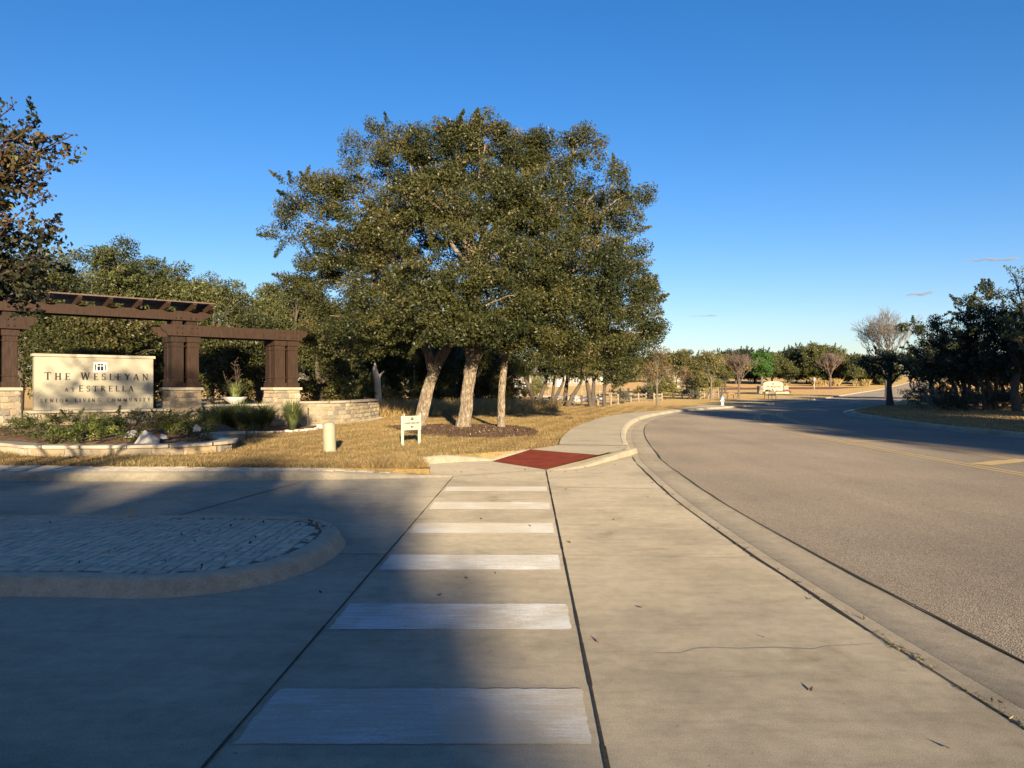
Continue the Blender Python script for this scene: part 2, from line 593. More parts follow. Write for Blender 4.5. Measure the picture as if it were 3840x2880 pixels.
M_YUCCA = leafmat('yucca blade', [(0.0, (0.13, 0.16, 0.05)), (0.6, (0.26, 0.30, 0.10)), (1.0, (0.42, 0.42, 0.18))], 0.5, 0.35, 0.15)
M_BUSH = leafmat('garden shrub leaf', [(0.0, (0.04, 0.055, 0.015)), (0.5, (0.085, 0.11, 0.025)), (0.85, (0.18, 0.20, 0.04)), (1.0, (0.28, 0.28, 0.06))])
M_WILLOW = leafmat('willow bush leaf', [(0.0, (0.12, 0.12, 0.035)), (0.5, (0.22, 0.21, 0.06)), (1.0, (0.34, 0.30, 0.10))])
M_STRAW = leafmat('tall straw grass', [(0.0, (0.26, 0.18, 0.075)), (0.5, (0.42, 0.30, 0.12)), (1.0, (0.56, 0.42, 0.20))], 0.7, 0.2, 0.3)
M_GREYSH = leafmat('grey shrub leaf', [(0.0, (0.07, 0.075, 0.055)), (0.5, (0.14, 0.14, 0.10)), (1.0, (0.30, 0.27, 0.20))])
M_DRYLEAF = leafmat('fallen leaf', [(0.0, (0.035, 0.018, 0.010)), (0.5, (0.09, 0.045, 0.022)), (1.0, (0.20, 0.10, 0.05))], 0.7, 0.2, 0.0)
M_BLACK = plain('black powder coat', (0.018, 0.016, 0.015), 0.5, 0.4, 0.15)
M_JOINT_AND_SHADE = plain('dark joint filler and edge shade', (0.075, 0.064, 0.05), 0.95, 0.1, 0.4, 30, bump=0.8)
M_RAIL = plain('split cedar rail', (0.30, 0.245, 0.175), 0.9, 0.15, 0.25, 6, bump=0.3)
M_RAIL_SHADED = plain('shaded cedar rail', (0.11, 0.085, 0.065), 0.9, 0.15, 0.25, 6, bump=0.3)  # same cedar rail, with the shade over these fences put into its colour
M_LIME = plain('white limestone rock', (0.52, 0.48, 0.42), 0.9, 0.15, 0.2, 3, bump=0.5)
M_BOWL = plain('white glazed bowl', (0.72, 0.72, 0.70), 0.5, 0.35, 0.05)
M_HWHITE = plain('white hydrant paint', (0.72, 0.70, 0.66), 0.5, 0.4, 0.06)
M_HBLUE = plain('pale blue hydrant paint', (0.22, 0.42, 0.55), 0.5, 0.4, 0.1)
M_CARW = plain('white car paint', (0.75, 0.76, 0.78), 0.25, 0.5, 0.02)
M_CARB = plain('dark blue car paint', (0.02, 0.035, 0.08), 0.25, 0.5, 0.05)
M_GLASS = plain('dark car glass', (0.015, 0.018, 0.022), 0.08, 0.6, 0.05)
M_TYRE = plain('tyre rubber', (0.02, 0.02, 0.02), 0.9, 0.2, 0.1)
M_TAIL = plain('red lamp lens', (0.35, 0.02, 0.02), 0.3, 0.5, 0.05)
M_HOUSE = plain('beige house wall', (0.27, 0.235, 0.18), 0.9, 0.15, 0.08, 1)  # wall colour darkened to carry the shade on the houses
M_ROOF = plain('grey shingle roof', (0.20, 0.18, 0.165), 0.9, 0.15, 0.25, 3)
M_PANE = plain('window pane', (0.05, 0.07, 0.09), 0.1, 0.6, 0.1)
M_TRIM = plain('white trim', (0.7, 0.68, 0.62), 0.7, 0.3, 0.04)
M_DEER = plain('deer coat', (0.24, 0.17, 0.11), 0.9, 0.15, 0.15, 6)
M_STEEL = plain('galvanised post', (0.42, 0.43, 0.43), 0.5, 0.4, 0.1, metal=0.3)
k = NB('paver')
v = k.coord()
oi = k.n('ShaderNodeObjectInfo')
n1 = k.noise(v, 6, 5, 0.65)
col = k.ramp(n1, [(0.3, (0.36, 0.32, 0.25)), (0.6, (0.48, 0.43, 0.34)), (0.85, (0.56, 0.50, 0.40))])
col = k.mix(col, k.ramp(oi.outputs['Random'], [(0, (0.82, 0.82, 0.82)), (1, (1.12, 1.1, 1.08))]))
M_PAVER = k.fin(col, 0.9, k.bump(k.noise(v, 120, 3), 0.3, 0.006), 0.2, dr=0.5)

M_PBED = plain('sandy paver joint', (0.17, 0.15, 0.115), 0.95, 0.1, 0.4, 20)

# ------------------------------------------------------------------ kerb lines and pavements
J = catmull([(42, -150), (19, -70), (7.5, -28), (4.6, -14), (3.2, -6), (2.6, 0), (2.41, 3.63), (2.33, 5.6), (2.29, 7.9), (2.33, 10.8), (2.45, 13.3),
             (2.68, 16.9), (2.88, 18.5), (3.46, 23.2), (4.3, 28.6), (5.3, 33.6), (6.75, 39.2), (8.6, 44.5), (10.7, 49.4), (13.5, 54.2), (18.6, 61.8),
             (23.3, 69.6), (28.0, 78), (34.3, 89), (43.2, 105), (57, 130), (65.5, 145), (83, 174), (99.5, 202), (132, 256), (165, 310)], 0.6)
RK = catmull([(62, -150), (38, -70), (23, -28), (19.5, -12), (17.6, 2), (16.8, 12), (16.45, 20), (16.4, 24.6), (16.5, 28.4), (17.1, 33), (18.5, 39.4), (19.8, 44.3),
              (21.5, 48.8), (24.2, 53.8), (30.6, 64), (38.5, 77), (45, 88.7), (58.5, 112.5), (82, 153), (103, 190), (145, 262), (175, 310)], 0.8)
far = (430, 760)
JB = offset(J, 0.17)                          # back of the kerb
iA = min(range(len(J)), key=lambda i: abs(J[i].y - 18.55))   # kerb rises from here on
iS = min(range(len(J)), key=lambda i: abs(J[i].y + 7.5))

grid = [(x, y) for y in list(range(18, 60, 14)) + list(range(62, 330, 8)) for x in range(-160, 320, 12)]
grid += [(x + 1, y + 1) for y in range(64, 90, 3) for x in range(-18, 24, 3)]
grid += [(x, y) for y in range(340, 760, 60) for x in range(-400, 620, 60)]

strip_back = [(-60, 14.9), (-9.7, 14.55), (-7.7, 14.38), (-4.8, 14.15), (-3.2, 14.1), (-2.3, 14.03), (-1.50, 13.98), (-1.62, 14.5), (-1.80, 15.2)]
lk_back = [(-2.0, 15.78), (-1.3, 16.85), (-0.4, 17.55), (0.42, 18.22)]
sw_left = [(0.42, 18.22), (0.8, 18.75), (1.2, 19.7), (1.47, 22.65), (2.15, 27.4), (2.85, 30.9), (4.55, 38.0), (6.9, 44.3), (9.9, 49.8), (14.9, 60.9), (18.5, 68.2), (24.6, 79.7), (32, 93), (44, 114)]
SL = catmull(sw_left[2:], 0.7)
left_poly = strip_back + lk_back + [(0.8, 18.9), (2.0, 19.35)] + [tuple(p) for p in JB[iA + 1:]] + [far, (-420, 760), (-420, 14.9)]
land_l = region('lawn', left_poly, M_GRASS, 0.118, grid)
RKB = offset(RK, -0.17)
right_poly = [tuple(p) for p in RKB] + [far, (640, 760), (640, -150)]
region('verge_ground', right_poly, M_VERGE, 0.10, [(x, y) for x, y in grid])
south = [(-420, -7.5), tuple(J[iS])] + [tuple(p) for p in reversed(J[:iS])] + [(42, -260), (-420, -260)]
region('south_ground', south, M_VERGE, 0.10)
region('west_ground', [(-420, -7.5), (-60, -7.5), (-60, 14.9), (-420, 14.9)], M_VERGE, 0.08)

# road and gutter
JA = offset(J, -0.60)
road_poly = [tuple(p) for p in JA] + [tuple(p) for p in reversed(offset(RK, 0.45))]
region('road', road_poly, M_ASPH, 0.004, [(x, y) for y in range(60, 310, 6) for x in range(5, 170, 5)])
sweep('gutter', J, [(0.0, 0.0), (-0.14, -0.002), (-0.15, -0.012), (-0.165, -0.004), (-0.45, -0.016), (-0.60, -0.004), (-0.63, -0.05)], M_GUT)['kind'] = 'structure'
sweep('far_gutter', RK, [(0.47, -0.03), (0.45, -0.004), (0.0, -0.02)], M_GUT)['kind'] = 'structure'
# dark ragged joint where asphalt meets gutter, and between gutter and apron
ragged = [p for p in offset(J, -0.605) if -6 < p.y < 60]
sweep('road_edge_joint', ragged, [(0.004, 0.0055), (-0.006, 0.0085)], M_JOINT_AND_SHADE, wob=0.010)['kind'] = 'structure'
ap = [p for p in J if -6 < p.y < 18.3]
sweep('apron_edge_joint', ap, [(0.014, 0.0055), (-0.006, 0.0065)], M_JOINT_AND_SHADE, wob=0.012)['kind'] = 'structure'

KPROF = [(-0.004, -0.03), (0.012, 0.0), (0.025, 0.075), (0.05, 0.118), (0.085, 0.135), (0.175, 0.137), (0.185, 0.09)]
kp = J[iA:]
zs = [min(1.0, 0.80 + i * 0.06) for i in range(len(kp))]
sweep('kerb', kp, KPROF, M_KERB, zs=zs)['kind'] = 'structure'
sweep('far_kerb', RK, [(-o, z) for o, z in KPROF], M_KERB)['kind'] = 'structure'

# driveway apron
apron = [(-60, -7.5)] + [tuple(p) for p in J[iS:iA + 1]] + [(2.2, 19.0), (-2.4, 17.2), (-2.4, 14.4), (-60, 15.2)]
region('driveway', apron, M_CONC, 0.0, [(x, y) for y in range(-6, 19, 4) for x in range(-56, 3, 4)])

# pedestrian ramp: painted sloping pad, flanking kerbs, landing
PADL, PADB, PADR, PADT = Vector((-0.43, 16.58, 0.006)), Vector((0.66, 14.92, 0.006)), Vector((1.86, 16.66, 0.128)), Vector((0.44, 18.22, 0.128))
bm = bmesh.new()
NP = 10
gv = [[bm.verts.new((PADL.lerp(PADB, a / NP)).lerp(PADT.lerp(PADR, a / NP), b / NP)) for a in range(NP + 1)] for b in range(NP + 1)]
for b in range(NP):
    for a in range(NP):
        bm.faces.new((gv[b][a], gv[b][a + 1], gv[b + 1][a + 1], gv[b + 1][a]))
tag(bm_obj('ramp_pad', bm, M_RED), kind='structure')
domes = bmesh.new()
for i in range(1, 30):
    for j in range(1, 34):
        p = (PADL.lerp(PADB, i / 30)).lerp(PADT.lerp(PADR, i / 30), j / 34)
        r = 0.012
        ring = [domes.verts.new(p + Vector((r * math.cos(q * 1.571), r * math.sin(q * 1.571), -0.001))) for q in range(4)]
        t_ = domes.verts.new(p + Vector((0, 0, 0.005)))
        for q in range(4):
            domes.faces.new((ring[q], ring[(q + 1) % 4], t_))
tag(bm_obj('ramp_bumps', domes, M_RED), kind='stuff', label='rows of small raised bumps on the red ramp')
land = [(0.44, 18.24), (1.87, 16.68), (2.6, 18.2), (2.82, 18.75), (2.95, 19.3), (1.2, 19.62), (0.8, 18.8)]
region('ramp_landing', land, M_WALK, 0.131)
flank = catmull([(2.86, 18.50), (2.45, 17.55), (1.85, 16.35), (1.25, 15.3), (0.72, 14.84)], 0.12)
nfl = len(flank)
FPROF = [(-0.16, -0.04), (-0.135, 0.02), (-0.10, 0.075), (-0.04, 0.118), (0.03, 0.138), (0.14, 0.136), (0.17, 0.02)]
flank_z = [max(0.03, min(1.0, (1 - i / (nfl - 1)) * 1.45)) for i in range(nfl)]
sweep('ramp_flank_kerb', list(reversed(flank)), FPROF and [(-o, z) for o, z in FPROF], M_KERB, zs=list(reversed(flank_z)))['kind'] = 'structure'
flank2 = catmull([(-1.95, 15.55), (-1.86, 15.86), (-1.55, 16.18), (-1.15, 16.47), (-0.75, 16.64), (-0.38, 16.72)], 0.1)
nf2 = len(flank2)
z2 = [1.0 if i < nf2 * 0.5 else max(0.10, 1 - (i / nf2 - 0.5) * 1.75) for i in range(nf2)]
sweep('ramp_side_kerb', flank2, [(-0.02, -0.03), (0.01, 0.02), (0.03, 0.085), (0.07, 0.125), (0.13, 0.136), (0.34, 0.138), (0.36, 0.05)], M_KERB, zs=z2)['kind'] = 'structure'
edge3 = catmull([(-0.40, 16.75), (0.0, 17.45), (0.42, 18.24)], 0.15)
sweep('ramp_border', edge3, [(-0.01, -0.02), (0.0, 0.125), (0.10, 0.133), (0.16, 0.133), (0.17, 0.05)], M_KERB, zs=[0.25 + 0.75 * i / (len(edge3) - 1) for i in range(len(edge3))])['kind'] = 'structure'

# sidewalk slabs
iW = [i for i in range(len(JB)) if 19.3 < JB[i].y < 53.0]
swr = [tuple(p) for p in offset(J, 0.185)[iW[0]:iW[-1]]]
SLr = offset(SL, -1.75)
swl = [tuple(p) for p in SL]
walk = [(1.2, 19.64), (2.95, 19.32)] + swr + [tuple(p) for p in SLr if p.y > 57.5] + list(reversed(swl))
walk_o = region('sidewalk', walk, M_WALK, 0.134, [(x, y) for y in range(20, 120, 4) for x in range(2, 48, 4)])
walk_lines = bmesh.new()


def ground_line(bm, a, b, wd, h):
    a, b = Vector(a), Vector(b)
    d = (b - a)
    n = Vector((-d.y, d.x)).normalized() * wd / 2
    k_ = max(1, int(d.length / 0.6))
    for i in range(k_):
        p, q = a.lerp(b, i / k_), a.lerp(b, (i + 1) / k_)
        j1 = n * (1 + rnd.uniform(-.3, .3))
        bm.faces.new([bm.verts.new((c.x, c.y, gz(c.x, c.y) + h)) for c in (p - j1, q - j1, q + j1, p + j1)])


for i in range(2, len(SL) - 40, 3):
    q = SL[i]
    r_ = min(JB, key=lambda p: (p - q).length)
    if (r_ - q).length < 4:
        ground_line(walk_lines, q, r_ + (q - r_) * 0.02, 0.016, 0.1385)
ground_line(walk_lines, (1.2, 19.63), (2.93, 19.3), 0.03, 0.139)
tag(bm_obj('sidewalk_joints', walk_lines, M_JOINT_AND_SHADE), kind='structure')
sweep('sidewalk_edge_shadow', [p for p in SL if p.y < 70], [(0.0, 0.137), (0.05, 0.115)], M_JOINT_AND_SHADE, wob=0.012)['kind'] = 'structure'  # dark strip laid as the shade along the sidewalk's lawn edge

# entry far kerb, its paver strip
EK = catmull([(-60, 13.4), (-9, 13.12), (-7, 13.08), (-5, 13.12), (-3.9, 13.22), (-2.6, 13.42), (-1.7, 13.6), (-1.05, 13.76)], 0.2)
ez = [max(0.02, min(1, (-1.05 - p.x) / 2.6)) for p in EK]
sweep('entry_kerb', EK, [(-0.02, -0.03), (0.0, 0.0), (0.03, 0.05), (0.055, 0.10), (0.10, 0.128), (0.16, 0.134), (0.34, 0.134), (0.36, 0.06)], M_KERB, zs=ez)['kind'] = 'structure'
EB = offset(EK, 0.35)


def strip_h(x, y):
    return 0.127 * max(0.02, min(1, (-1.0 - x) / 2.6 + max(0, (y - 14.0)) * 0.5)) - 0.012


region('paver_strip_bed', [tuple(p) for p in EB] + list(reversed(strip_back[:-2])), M_GUT, hf=lambda x, y: strip_h(x, y))
bm = bmesh.new()                                       # earth edge of the lawn above the strip and behind the ramp kerb
edge_pts = catmull(strip_back + lk_back, 0.2)
for a, b in zip(edge_pts, edge_pts[1:]):
    bm.faces.new([bm.verts.new(q) for q in ((a.x, a.y, -.05), (b.x, b.y, -.05), (b.x, b.y, .1185), (a.x, a.y, .1185))])
tag(bm_obj('lawn_edge', bm, M_GRASS), kind='structure')
sb = [Vector(p) for p in strip_back]
bmp = bmesh.new()
spoly = [tuple(p) for p in EB] + list(reversed(strip_back[:-2]))


def paver_box(bm, x, y, sx, sy, z0, z1, t=0.012):
    a = [bm.verts.new((x + i * sx / 2, y + j * sy / 2, z0)) for i, j in ((-1, -1), (1, -1), (1, 1), (-1, 1))]
    b = [bm.verts.new((x + i * (sx / 2 - .006), y + j * (sy / 2 - .006), z1)) for i, j in ((-1, -1), (1, -1), (1, 1), (-1, 1))]
    for i in range(4):
        j = (i + 1) % 4
        bm.faces.new((a[i], a[j], b[j], b[i]))
    bm.faces.new(b)


for iy in range(0, 14):
    for ix in range(0, 74):
        x, y = -12.5 + ix * 0.2, 13.35 + iy * 0.2
        for q in (-0.05, 0.05):
            if (ix + iy) % 2:
                p = (x + q, y, 0.092, 0.192)
            else:
                p = (x, y + q, 0.192, 0.092)
            ok = inside([p[0] - p[2] / 2, p[0] + p[2] / 2, p[0], p[0]], [p[1], p[1], p[1] - p[3] / 2, p[1] + p[3] / 2], spoly)
            if all(ok):
                h = strip_h(p[0], p[1])
                paver_box(bmp, *p, h - 0.005, h + 0.013 + rnd.uniform(0, .004))
tag(bm_obj('verge_pavers', bmp, M_PAVER), kind='stuff', label='strip of small pavers between kerb and lawn')

# island with kerb and pavers
ISL = catmull([(-30, 5.95), (-8, 5.92), (-3.9, 5.9), (-3.3, 5.87), (-2.75, 5.83), (-2.3, 5.98), (-1.98, 6.26), (-1.78, 6.65), (-1.69, 7.1), (-1.68, 7.7), (-1.80, 8.2), (-2.05, 8.62), (-2.5, 8.88), (-3.7, 8.98), (-8, 9.02), (-30, 9.0)], 0.12)
ISL = [p for i, p in enumerate(ISL) if p.x > -9.5 or i % 12 == 0]
sweep('island_kerb', ISL, [(-0.03, -0.02), (0.0, 0.004), (0.03, 0.05), (0.055, 0.098), (0.09, 0.122), (0.14, 0.130), (0.235, 0.131), (0.245, 0.09)], M_KERB, wob=0.003)['kind'] = 'structure'
ISB = offset(ISL, 0.245)
bed = region('median_island', [tuple(p) for p in ISB], M_PBED, 0.112)
ipoly = [tuple(p) for p in ISB]
cand = []
for iy in range(0, 17):
    for ix in range(0, 60):
        x, y = -12.2 + ix * 0.18, 5.95 + iy * 0.18
        for q in (-0.045, 0.045):
            b = ((ix // 1 + iy) % 2 == 0)
            p = (x + q, y, 0.083, 0.173) if b else (x, y + q, 0.173, 0.083)
            cs = [(p[0] + i * p[2] / 2, p[1] + j * p[3] / 2) for i in (-1, 1) for j in (-1, 1)]
            ok = inside([c[0] for c in cs], [c[1] for c in cs], ipoly)
            if all(ok):
                cand.append((p, b, 0))
            elif any(ok):
                cand.append((p, b, 1))
cand.sort(key=lambda c: (c[2], c[0][1] + (100 if abs(c[0][0]) > 0.70 * c[0][1] else 0)))
pav_me = {}
for b in (True, False):
    bm = bmesh.new()
    sx, sy = (0.083, 0.173) if b else (0.173, 0.083)
    paver_box(bm, 0, 0, sx, sy, -0.02, 0.0)
    me = bpy.data.meshes.new('paver')
    bm.to_mesh(me)
    bm.free()
    me.materials.append(M_PAVER)
    pav_me[b] = me
rest = bmesh.new()
npv = 0
for p, b, cut in cand:
    tilt = rnd.uniform(-.003, .003)
    if npv < 300 and not cut:
        o = bpy.data.objects.new('paver', pav_me[b])
        COL.objects.link(o)
        o.parent = bed
        o.location = (p[0], p[1], 0.124 + rnd.uniform(-.003, .003))
        o.rotation_euler = (rnd.uniform(-.02, .02), rnd.uniform(-.02, .02), rnd.uniform(-.02, .02))
        npv += 1
    else:
        if cut:
            cx_ = p[0] + (0.02 if p[0] < -2.2 else -0.02) * 0
            sx, sy = p[2] * .62, p[3] * .62
            t_ = Vector((-3.0, 7.45)) - Vector((p[0], p[1]))
            t_ = t_.normalized() * 0.03
            q = (p[0] + t_.x, p[1] + t_.y)
            cs = [(q[0] + i * sx / 2, q[1] + j * sy / 2) for i in (-1, 1) for j in (-1, 1)]
            if not all(inside([c[0] for c in cs], [c[1] for c in cs], ipoly)):
                continue
            paver_box(rest, q[0], q[1], sx, sy, 0.105, 0.124 + tilt)
        else:
            paver_box(rest, p[0], p[1], p[2], p[3], 0.105, 0.124 + tilt)
tag(bm_obj('paver_field', rest, M_PAVER, bed), kind='stuff')

# crosswalk bars, joints, cracks, yellow markings


def left_joint(y):
    return -1.245 + (y - 5.45) * (0.195 / 8.3)


def right_joint(y):
    return 0.45 + (y - 5.45) * (0.205 / 9.33)


for (y0, y1), m in zip([(3.45, 4.08), (5.08, 5.68), (6.74, 7.34), (8.43, 9.05), (10.07, 10.68), (11.83, 12.36)], [M_WHITE2, M_WHITE, M_WHITE, M_WHITE2, M_WHITE2, M_WHITE2]):
    bm = bmesh.new()
    NX, NY = 48, 14
    ej = [[rnd.gauss(0, .0028) for _ in range(NX + 1)] for _ in range(2)]
    sj = [[rnd.gauss(0, .004) for _ in range(NY + 1)] for _ in range(2)]
    gg = []
    for yy in range(NY + 1):
        t = yy / NY
        row = []
        for xx in range(NX + 1):
            q = xx / NX
            y = y0 + (y1 - y0) * t + (ej[0][xx] * (1 - t) + ej[1][xx] * t)
            x = (left_joint(y) + .045) * (1 - q) + (right_joint(y) - .05) * q + (sj[0][yy] * (1 - q) + sj[1][yy] * q)
            row.append(bm.verts.new((x, y, .0045)))
        gg.append(row)
    for a_, b_ in zip(gg, gg[1:]):
        for xx in range(NX):
            bm.faces.new((a_[xx], a_[xx + 1], b_[xx + 1], b_[xx]))
    tag(bm_obj('crosswalk_stripe', bm, m), kind='structure')
jb = bmesh.new()
for f_, y0, y1, wd in ((left_joint, 1.0, 13.75, 0.014), (right_joint, 1.0, 14.85, 0.018)):
    for i in range(40):
        a, b = y0 + (y1 - y0) * i / 40, y0 + (y1 - y0) * (i + 1) / 40
        ground_line(jb, (f_(a), a), (f_(b), b), wd, 0.0065)
ground_line(jb, (-1.73, 7.38), (left_joint(7.36), 7.36), 0.012, 0.0048)
ground_line(jb, (-3.55, 12.98), (-4.25, 9.05), 0.022, 0.0048)
ground_line(jb, (-9.2, 13.0), (-10, 9.05), 0.02, 0.0048)
ground_line(jb, (-4.05, 5.85), (-4.8, 4.9), 0.02, 0.0048)
ground_line(jb, (-4.8, 4.9), (-8, 1), 0.02, 0.0048)
tag(bm_obj('driveway_joints', jb, M_JOINT_AND_SHADE), kind='structure')
jl = bmesh.new()
M_PALEJ = plain('pale joint sealant', (0.42, 0.38, 0.30), 0.9, 0.1, 0.15)
ground_line(jl, (0.52, 7.31), (2.27, 7.2), 0.014, 0.0050)
ground_line(jl, (0.62, 12.3), (2.36, 12.1), 0.016, 0.0050)
ground_line(jl, (left_joint(7.36), 7.36), (right_joint(7.33), 7.34), 0.010, 0.0052)
ground_line(jl, (-1.05, 13.78), (0.66, 14.86), 0.020, 0.0050)
ground_line(jl, (2.44, 5.72), (2.93, 5.76), 0.012, -0.012)
ground_line(jl, (2.34, 9.4), (2.88, 9.45), 0.010, -0.012)
cr = [(0.86, 4.62), (1.02, 4.62), (1.12, 4.7), (1.24, 4.72), (1.40, 4.7), (1.62, 4.72), (1.84, 4.69), (1.94, 4.74), (2.2, 4.78), (2.4, 4.8)]
for a, b in zip(cr, cr[1:]):
    ground_line(jl, a, b, 0.006, 0.0048)
tag(bm_obj('pale_joints', jl, M_PALEJ), kind='structure')


def yellow_path(offs, y0, y1, side):
    out = []
    for y in np.arange(y0, y1, 1.0):
        a = min(J, key=lambda p: abs(p.y - y))
        b = min(RK, key=lambda p: abs(p.y - y))
        dx = b.x - a.x
        c = a.x + dx * 0.5 + 0.62
        wgt = min(1.0, max(0.25, (62 - y) / 26))
        out.append(Vector((c + side * wgt * 0.85 + offs, y)))
    # light smoothing
    for _ in range(6):
        out = [out[0]] + [(out[i - 1] + out[i] * 2 + out[i + 1]) / 4 for i in range(1, len(out) - 1)] + [out[-1]]
    return out


for side, nm in ((-1, 'near'), (1, 'far')):
    for o_ in (-0.12, 0.10):
        pth = catmull(yellow_path(o_, -12, 120, side), 1.0)
        sweep('yellow_road_line', pth, [(-0.05, 0.0085), (0.05, 0.0085)], M_YEL)['kind'] = 'structure'
yb = bmesh.new()
for a, b in (((9.62, 15.85), (11.3, 16.9)), ((9.9, 22.5), (11.6, 23.2)), ((10.55, 28.75), (11.95, 29.4)), ((9.6, 9.6), (11.3, 10.4)), ((11.6, 35.3), (13.0, 36.2))):
    ground_line(yb, a, b, 0.42, 0.0125)
tag(bm_obj('yellow_hatch_bars', yb, M_YEL), kind='structure')
# side street with red pavers on the far left of the road
sd = [(44.2, 106.4), (50.2, 117.2), (36, 124), (18, 132), (10, 140), (6, 134), (16, 122), (30, 112)]
sd = [at(u, v) for u, v in ((3262, 1452), (3120, 1461.5), (2960, 1461.5), (2700, 1464), (2700, 1458), (2955, 1454.5), (3200, 1454))]
region('red_side_street', sd, M_REDPAVE, 0.16)

# ------------------------------------------------------------------ foliage tools


def unit(rg, n):
    a = rg.normal(size=(n, 3))
    return a / (np.linalg.norm(a, axis=1, keepdims=True) + 1e-9)


def leaves(name, C, size, tint, rg, m, parent=None, aspect=0.42, axis=None, axis_w=0.0, loc=None, nrm=None, nrm_w=0.0):
    """one mesh of pointed four-sided leaves centred on the points C"""
    n = len(C)
    a = unit(rg, n)
    if axis is not None:
        a = a * (1 - axis_w) + np.asarray(axis) * axis_w
        a /= np.linalg.norm(a, axis=1, keepdims=True) + 1e-9
    q = unit(rg, n)
    if nrm is not None:
        q = q * (1 - nrm_w) + np.asarray(nrm) * nrm_w
    b = np.cross(a, q)
    b /= np.linalg.norm(b, axis=1, keepdims=True) + 1e-9
    nn = np.cross(a, b)
    L = (size * rg.uniform(0.65, 1.3, n) * 0.5)[:, None]
    W = L * aspect
    fold = nn * L * 0.22
    V = np.empty((n, 4, 3))
    V[:, 0] = C - a * L
    V[:, 1] = C + b * W - a * L * 0.1 + fold
    V[:, 2] = C + a * L
    V[:, 3] = C - b * W - a * L * 0.1 + fold
    if loc is not None:
        V -= np.array(loc)
    return quads(name, V, tint, m, parent)


def quads(name, V, tint, m, parent=None):
    n = len(V)
    me = bpy.data.meshes.new(name)
    me.vertices.add(4 * n)
    me.vertices.foreach_set('co', V.reshape(-1).astype(np.float32))
    me.loops.add(4 * n)
    me.loops.foreach_set('vertex_index', np.arange(4 * n, dtype=np.int32))
    me.polygons.add(n)
    me.polygons.foreach_set('loop_start', np.arange(0, 4 * n, 4, dtype=np.int32))
    at_ = me.attributes.new('tint', 'FLOAT', 'FACE')
    at_.data.foreach_set('value', np.clip(tint, 0, 1).astype(np.float32))
    me.update(calc_edges=True)
    o = link(name, me, m, parent)
    if loc_of(parent) is not None:
        pass
    return o


def loc_of(p):
    return None


def clumps(lobes, rg, dens, cr, nleaf, sprig=0.15, low=0.55, inner=0.12):
    """points of leaves gathered in clumps over the shells of ellipsoid lobes; returns points, clump tint, outward axis"""
    P, T, A = [], [], []
    for (x, y, z, rx, ry, rz) in lobes:
        rm = (rx * ry * rz) ** (1 / 3)
        n = max(4, int(4 * math.pi * rm * rm * dens))
        d = unit(rg, n)
        keep = (d[:, 2] > -0.35) | (rg.uniform(size=n) < low)
        d = d[keep]
        n = len(d)
        rr = 1.0 - 0.36 * rg.uniform(size=n) ** 2.0
        ins = rg.uniform(size=n) < inner
        rr[ins] = rg.uniform(0.2, 0.6, ins.sum())
        rr *= 1 + rg.normal(0, 0.07, n)
        c = np.array([x, y, z]) + d * rr[:, None] * np.array([rx, ry, rz])
        ct = np.clip(rg.normal(0.46, 0.13, n) + rg.normal(0, 0.13), 0, 0.95)
        cs = cr * rg.uniform(0.6, 1.35, n)
        for i in range(n):
            k_ = max(3, int(nleaf * (cs[i] / cr) ** 2 * rg.uniform(0.7, 1.3)))
            if rg.uniform() < sprig:
                t = rg.uniform(0, 1, k_)
                dirn = d[i] * np.array([1, 1, .8]) + np.array([0, 0, 0.25]) + rg.normal(0, .3, 3)
                dirn /= np.linalg.norm(dirn)
                p = c[i] + dirn * (t * cs[i] * 1.7)[:, None] + rg.normal(0, cs[i] * 0.20, (k_, 3)) * (1.15 - t)[:, None]
            else:
                g = rg.normal(size=(k_, 3))
                g /= (np.linalg.norm(g, axis=1, keepdims=True) + 1e-9)
                g *= (rg.uniform(0, 1, k_) ** 0.45)[:, None]
                p = c[i] + g * cs[i] * np.array([1.0, 1.0, 0.72])
            P.append(p)
            T.append(np.clip(ct[i] + rg.normal(0, 0.12, k_), 0, 1))
            A.append(np.tile(d[i], (k_, 1)))
    return np.concatenate(P), np.concatenate(T), np.concatenate(A)


def limb_path(a, b, rg, sag=0.12, n=6):
    a, b = Vector(a), Vector(b)
    L = (b - a).length
    m = a.lerp(b, 0.5) + Vector((rg.uniform(-.12, .12) * L, rg.uniform(-.12, .12) * L, sag * L))
    out = []
    for i in range(n + 1):
        t = i / n
        p = a * (1 - t) ** 2 + m * 2 * t * (1 - t) + b * t * t
        if 0 < i < n:
            p += Vector((rg.uniform(-.03, .03), rg.uniform(-.03, .03), rg.uniform(-.03, .03))) * L
        out.append(p)
    return out


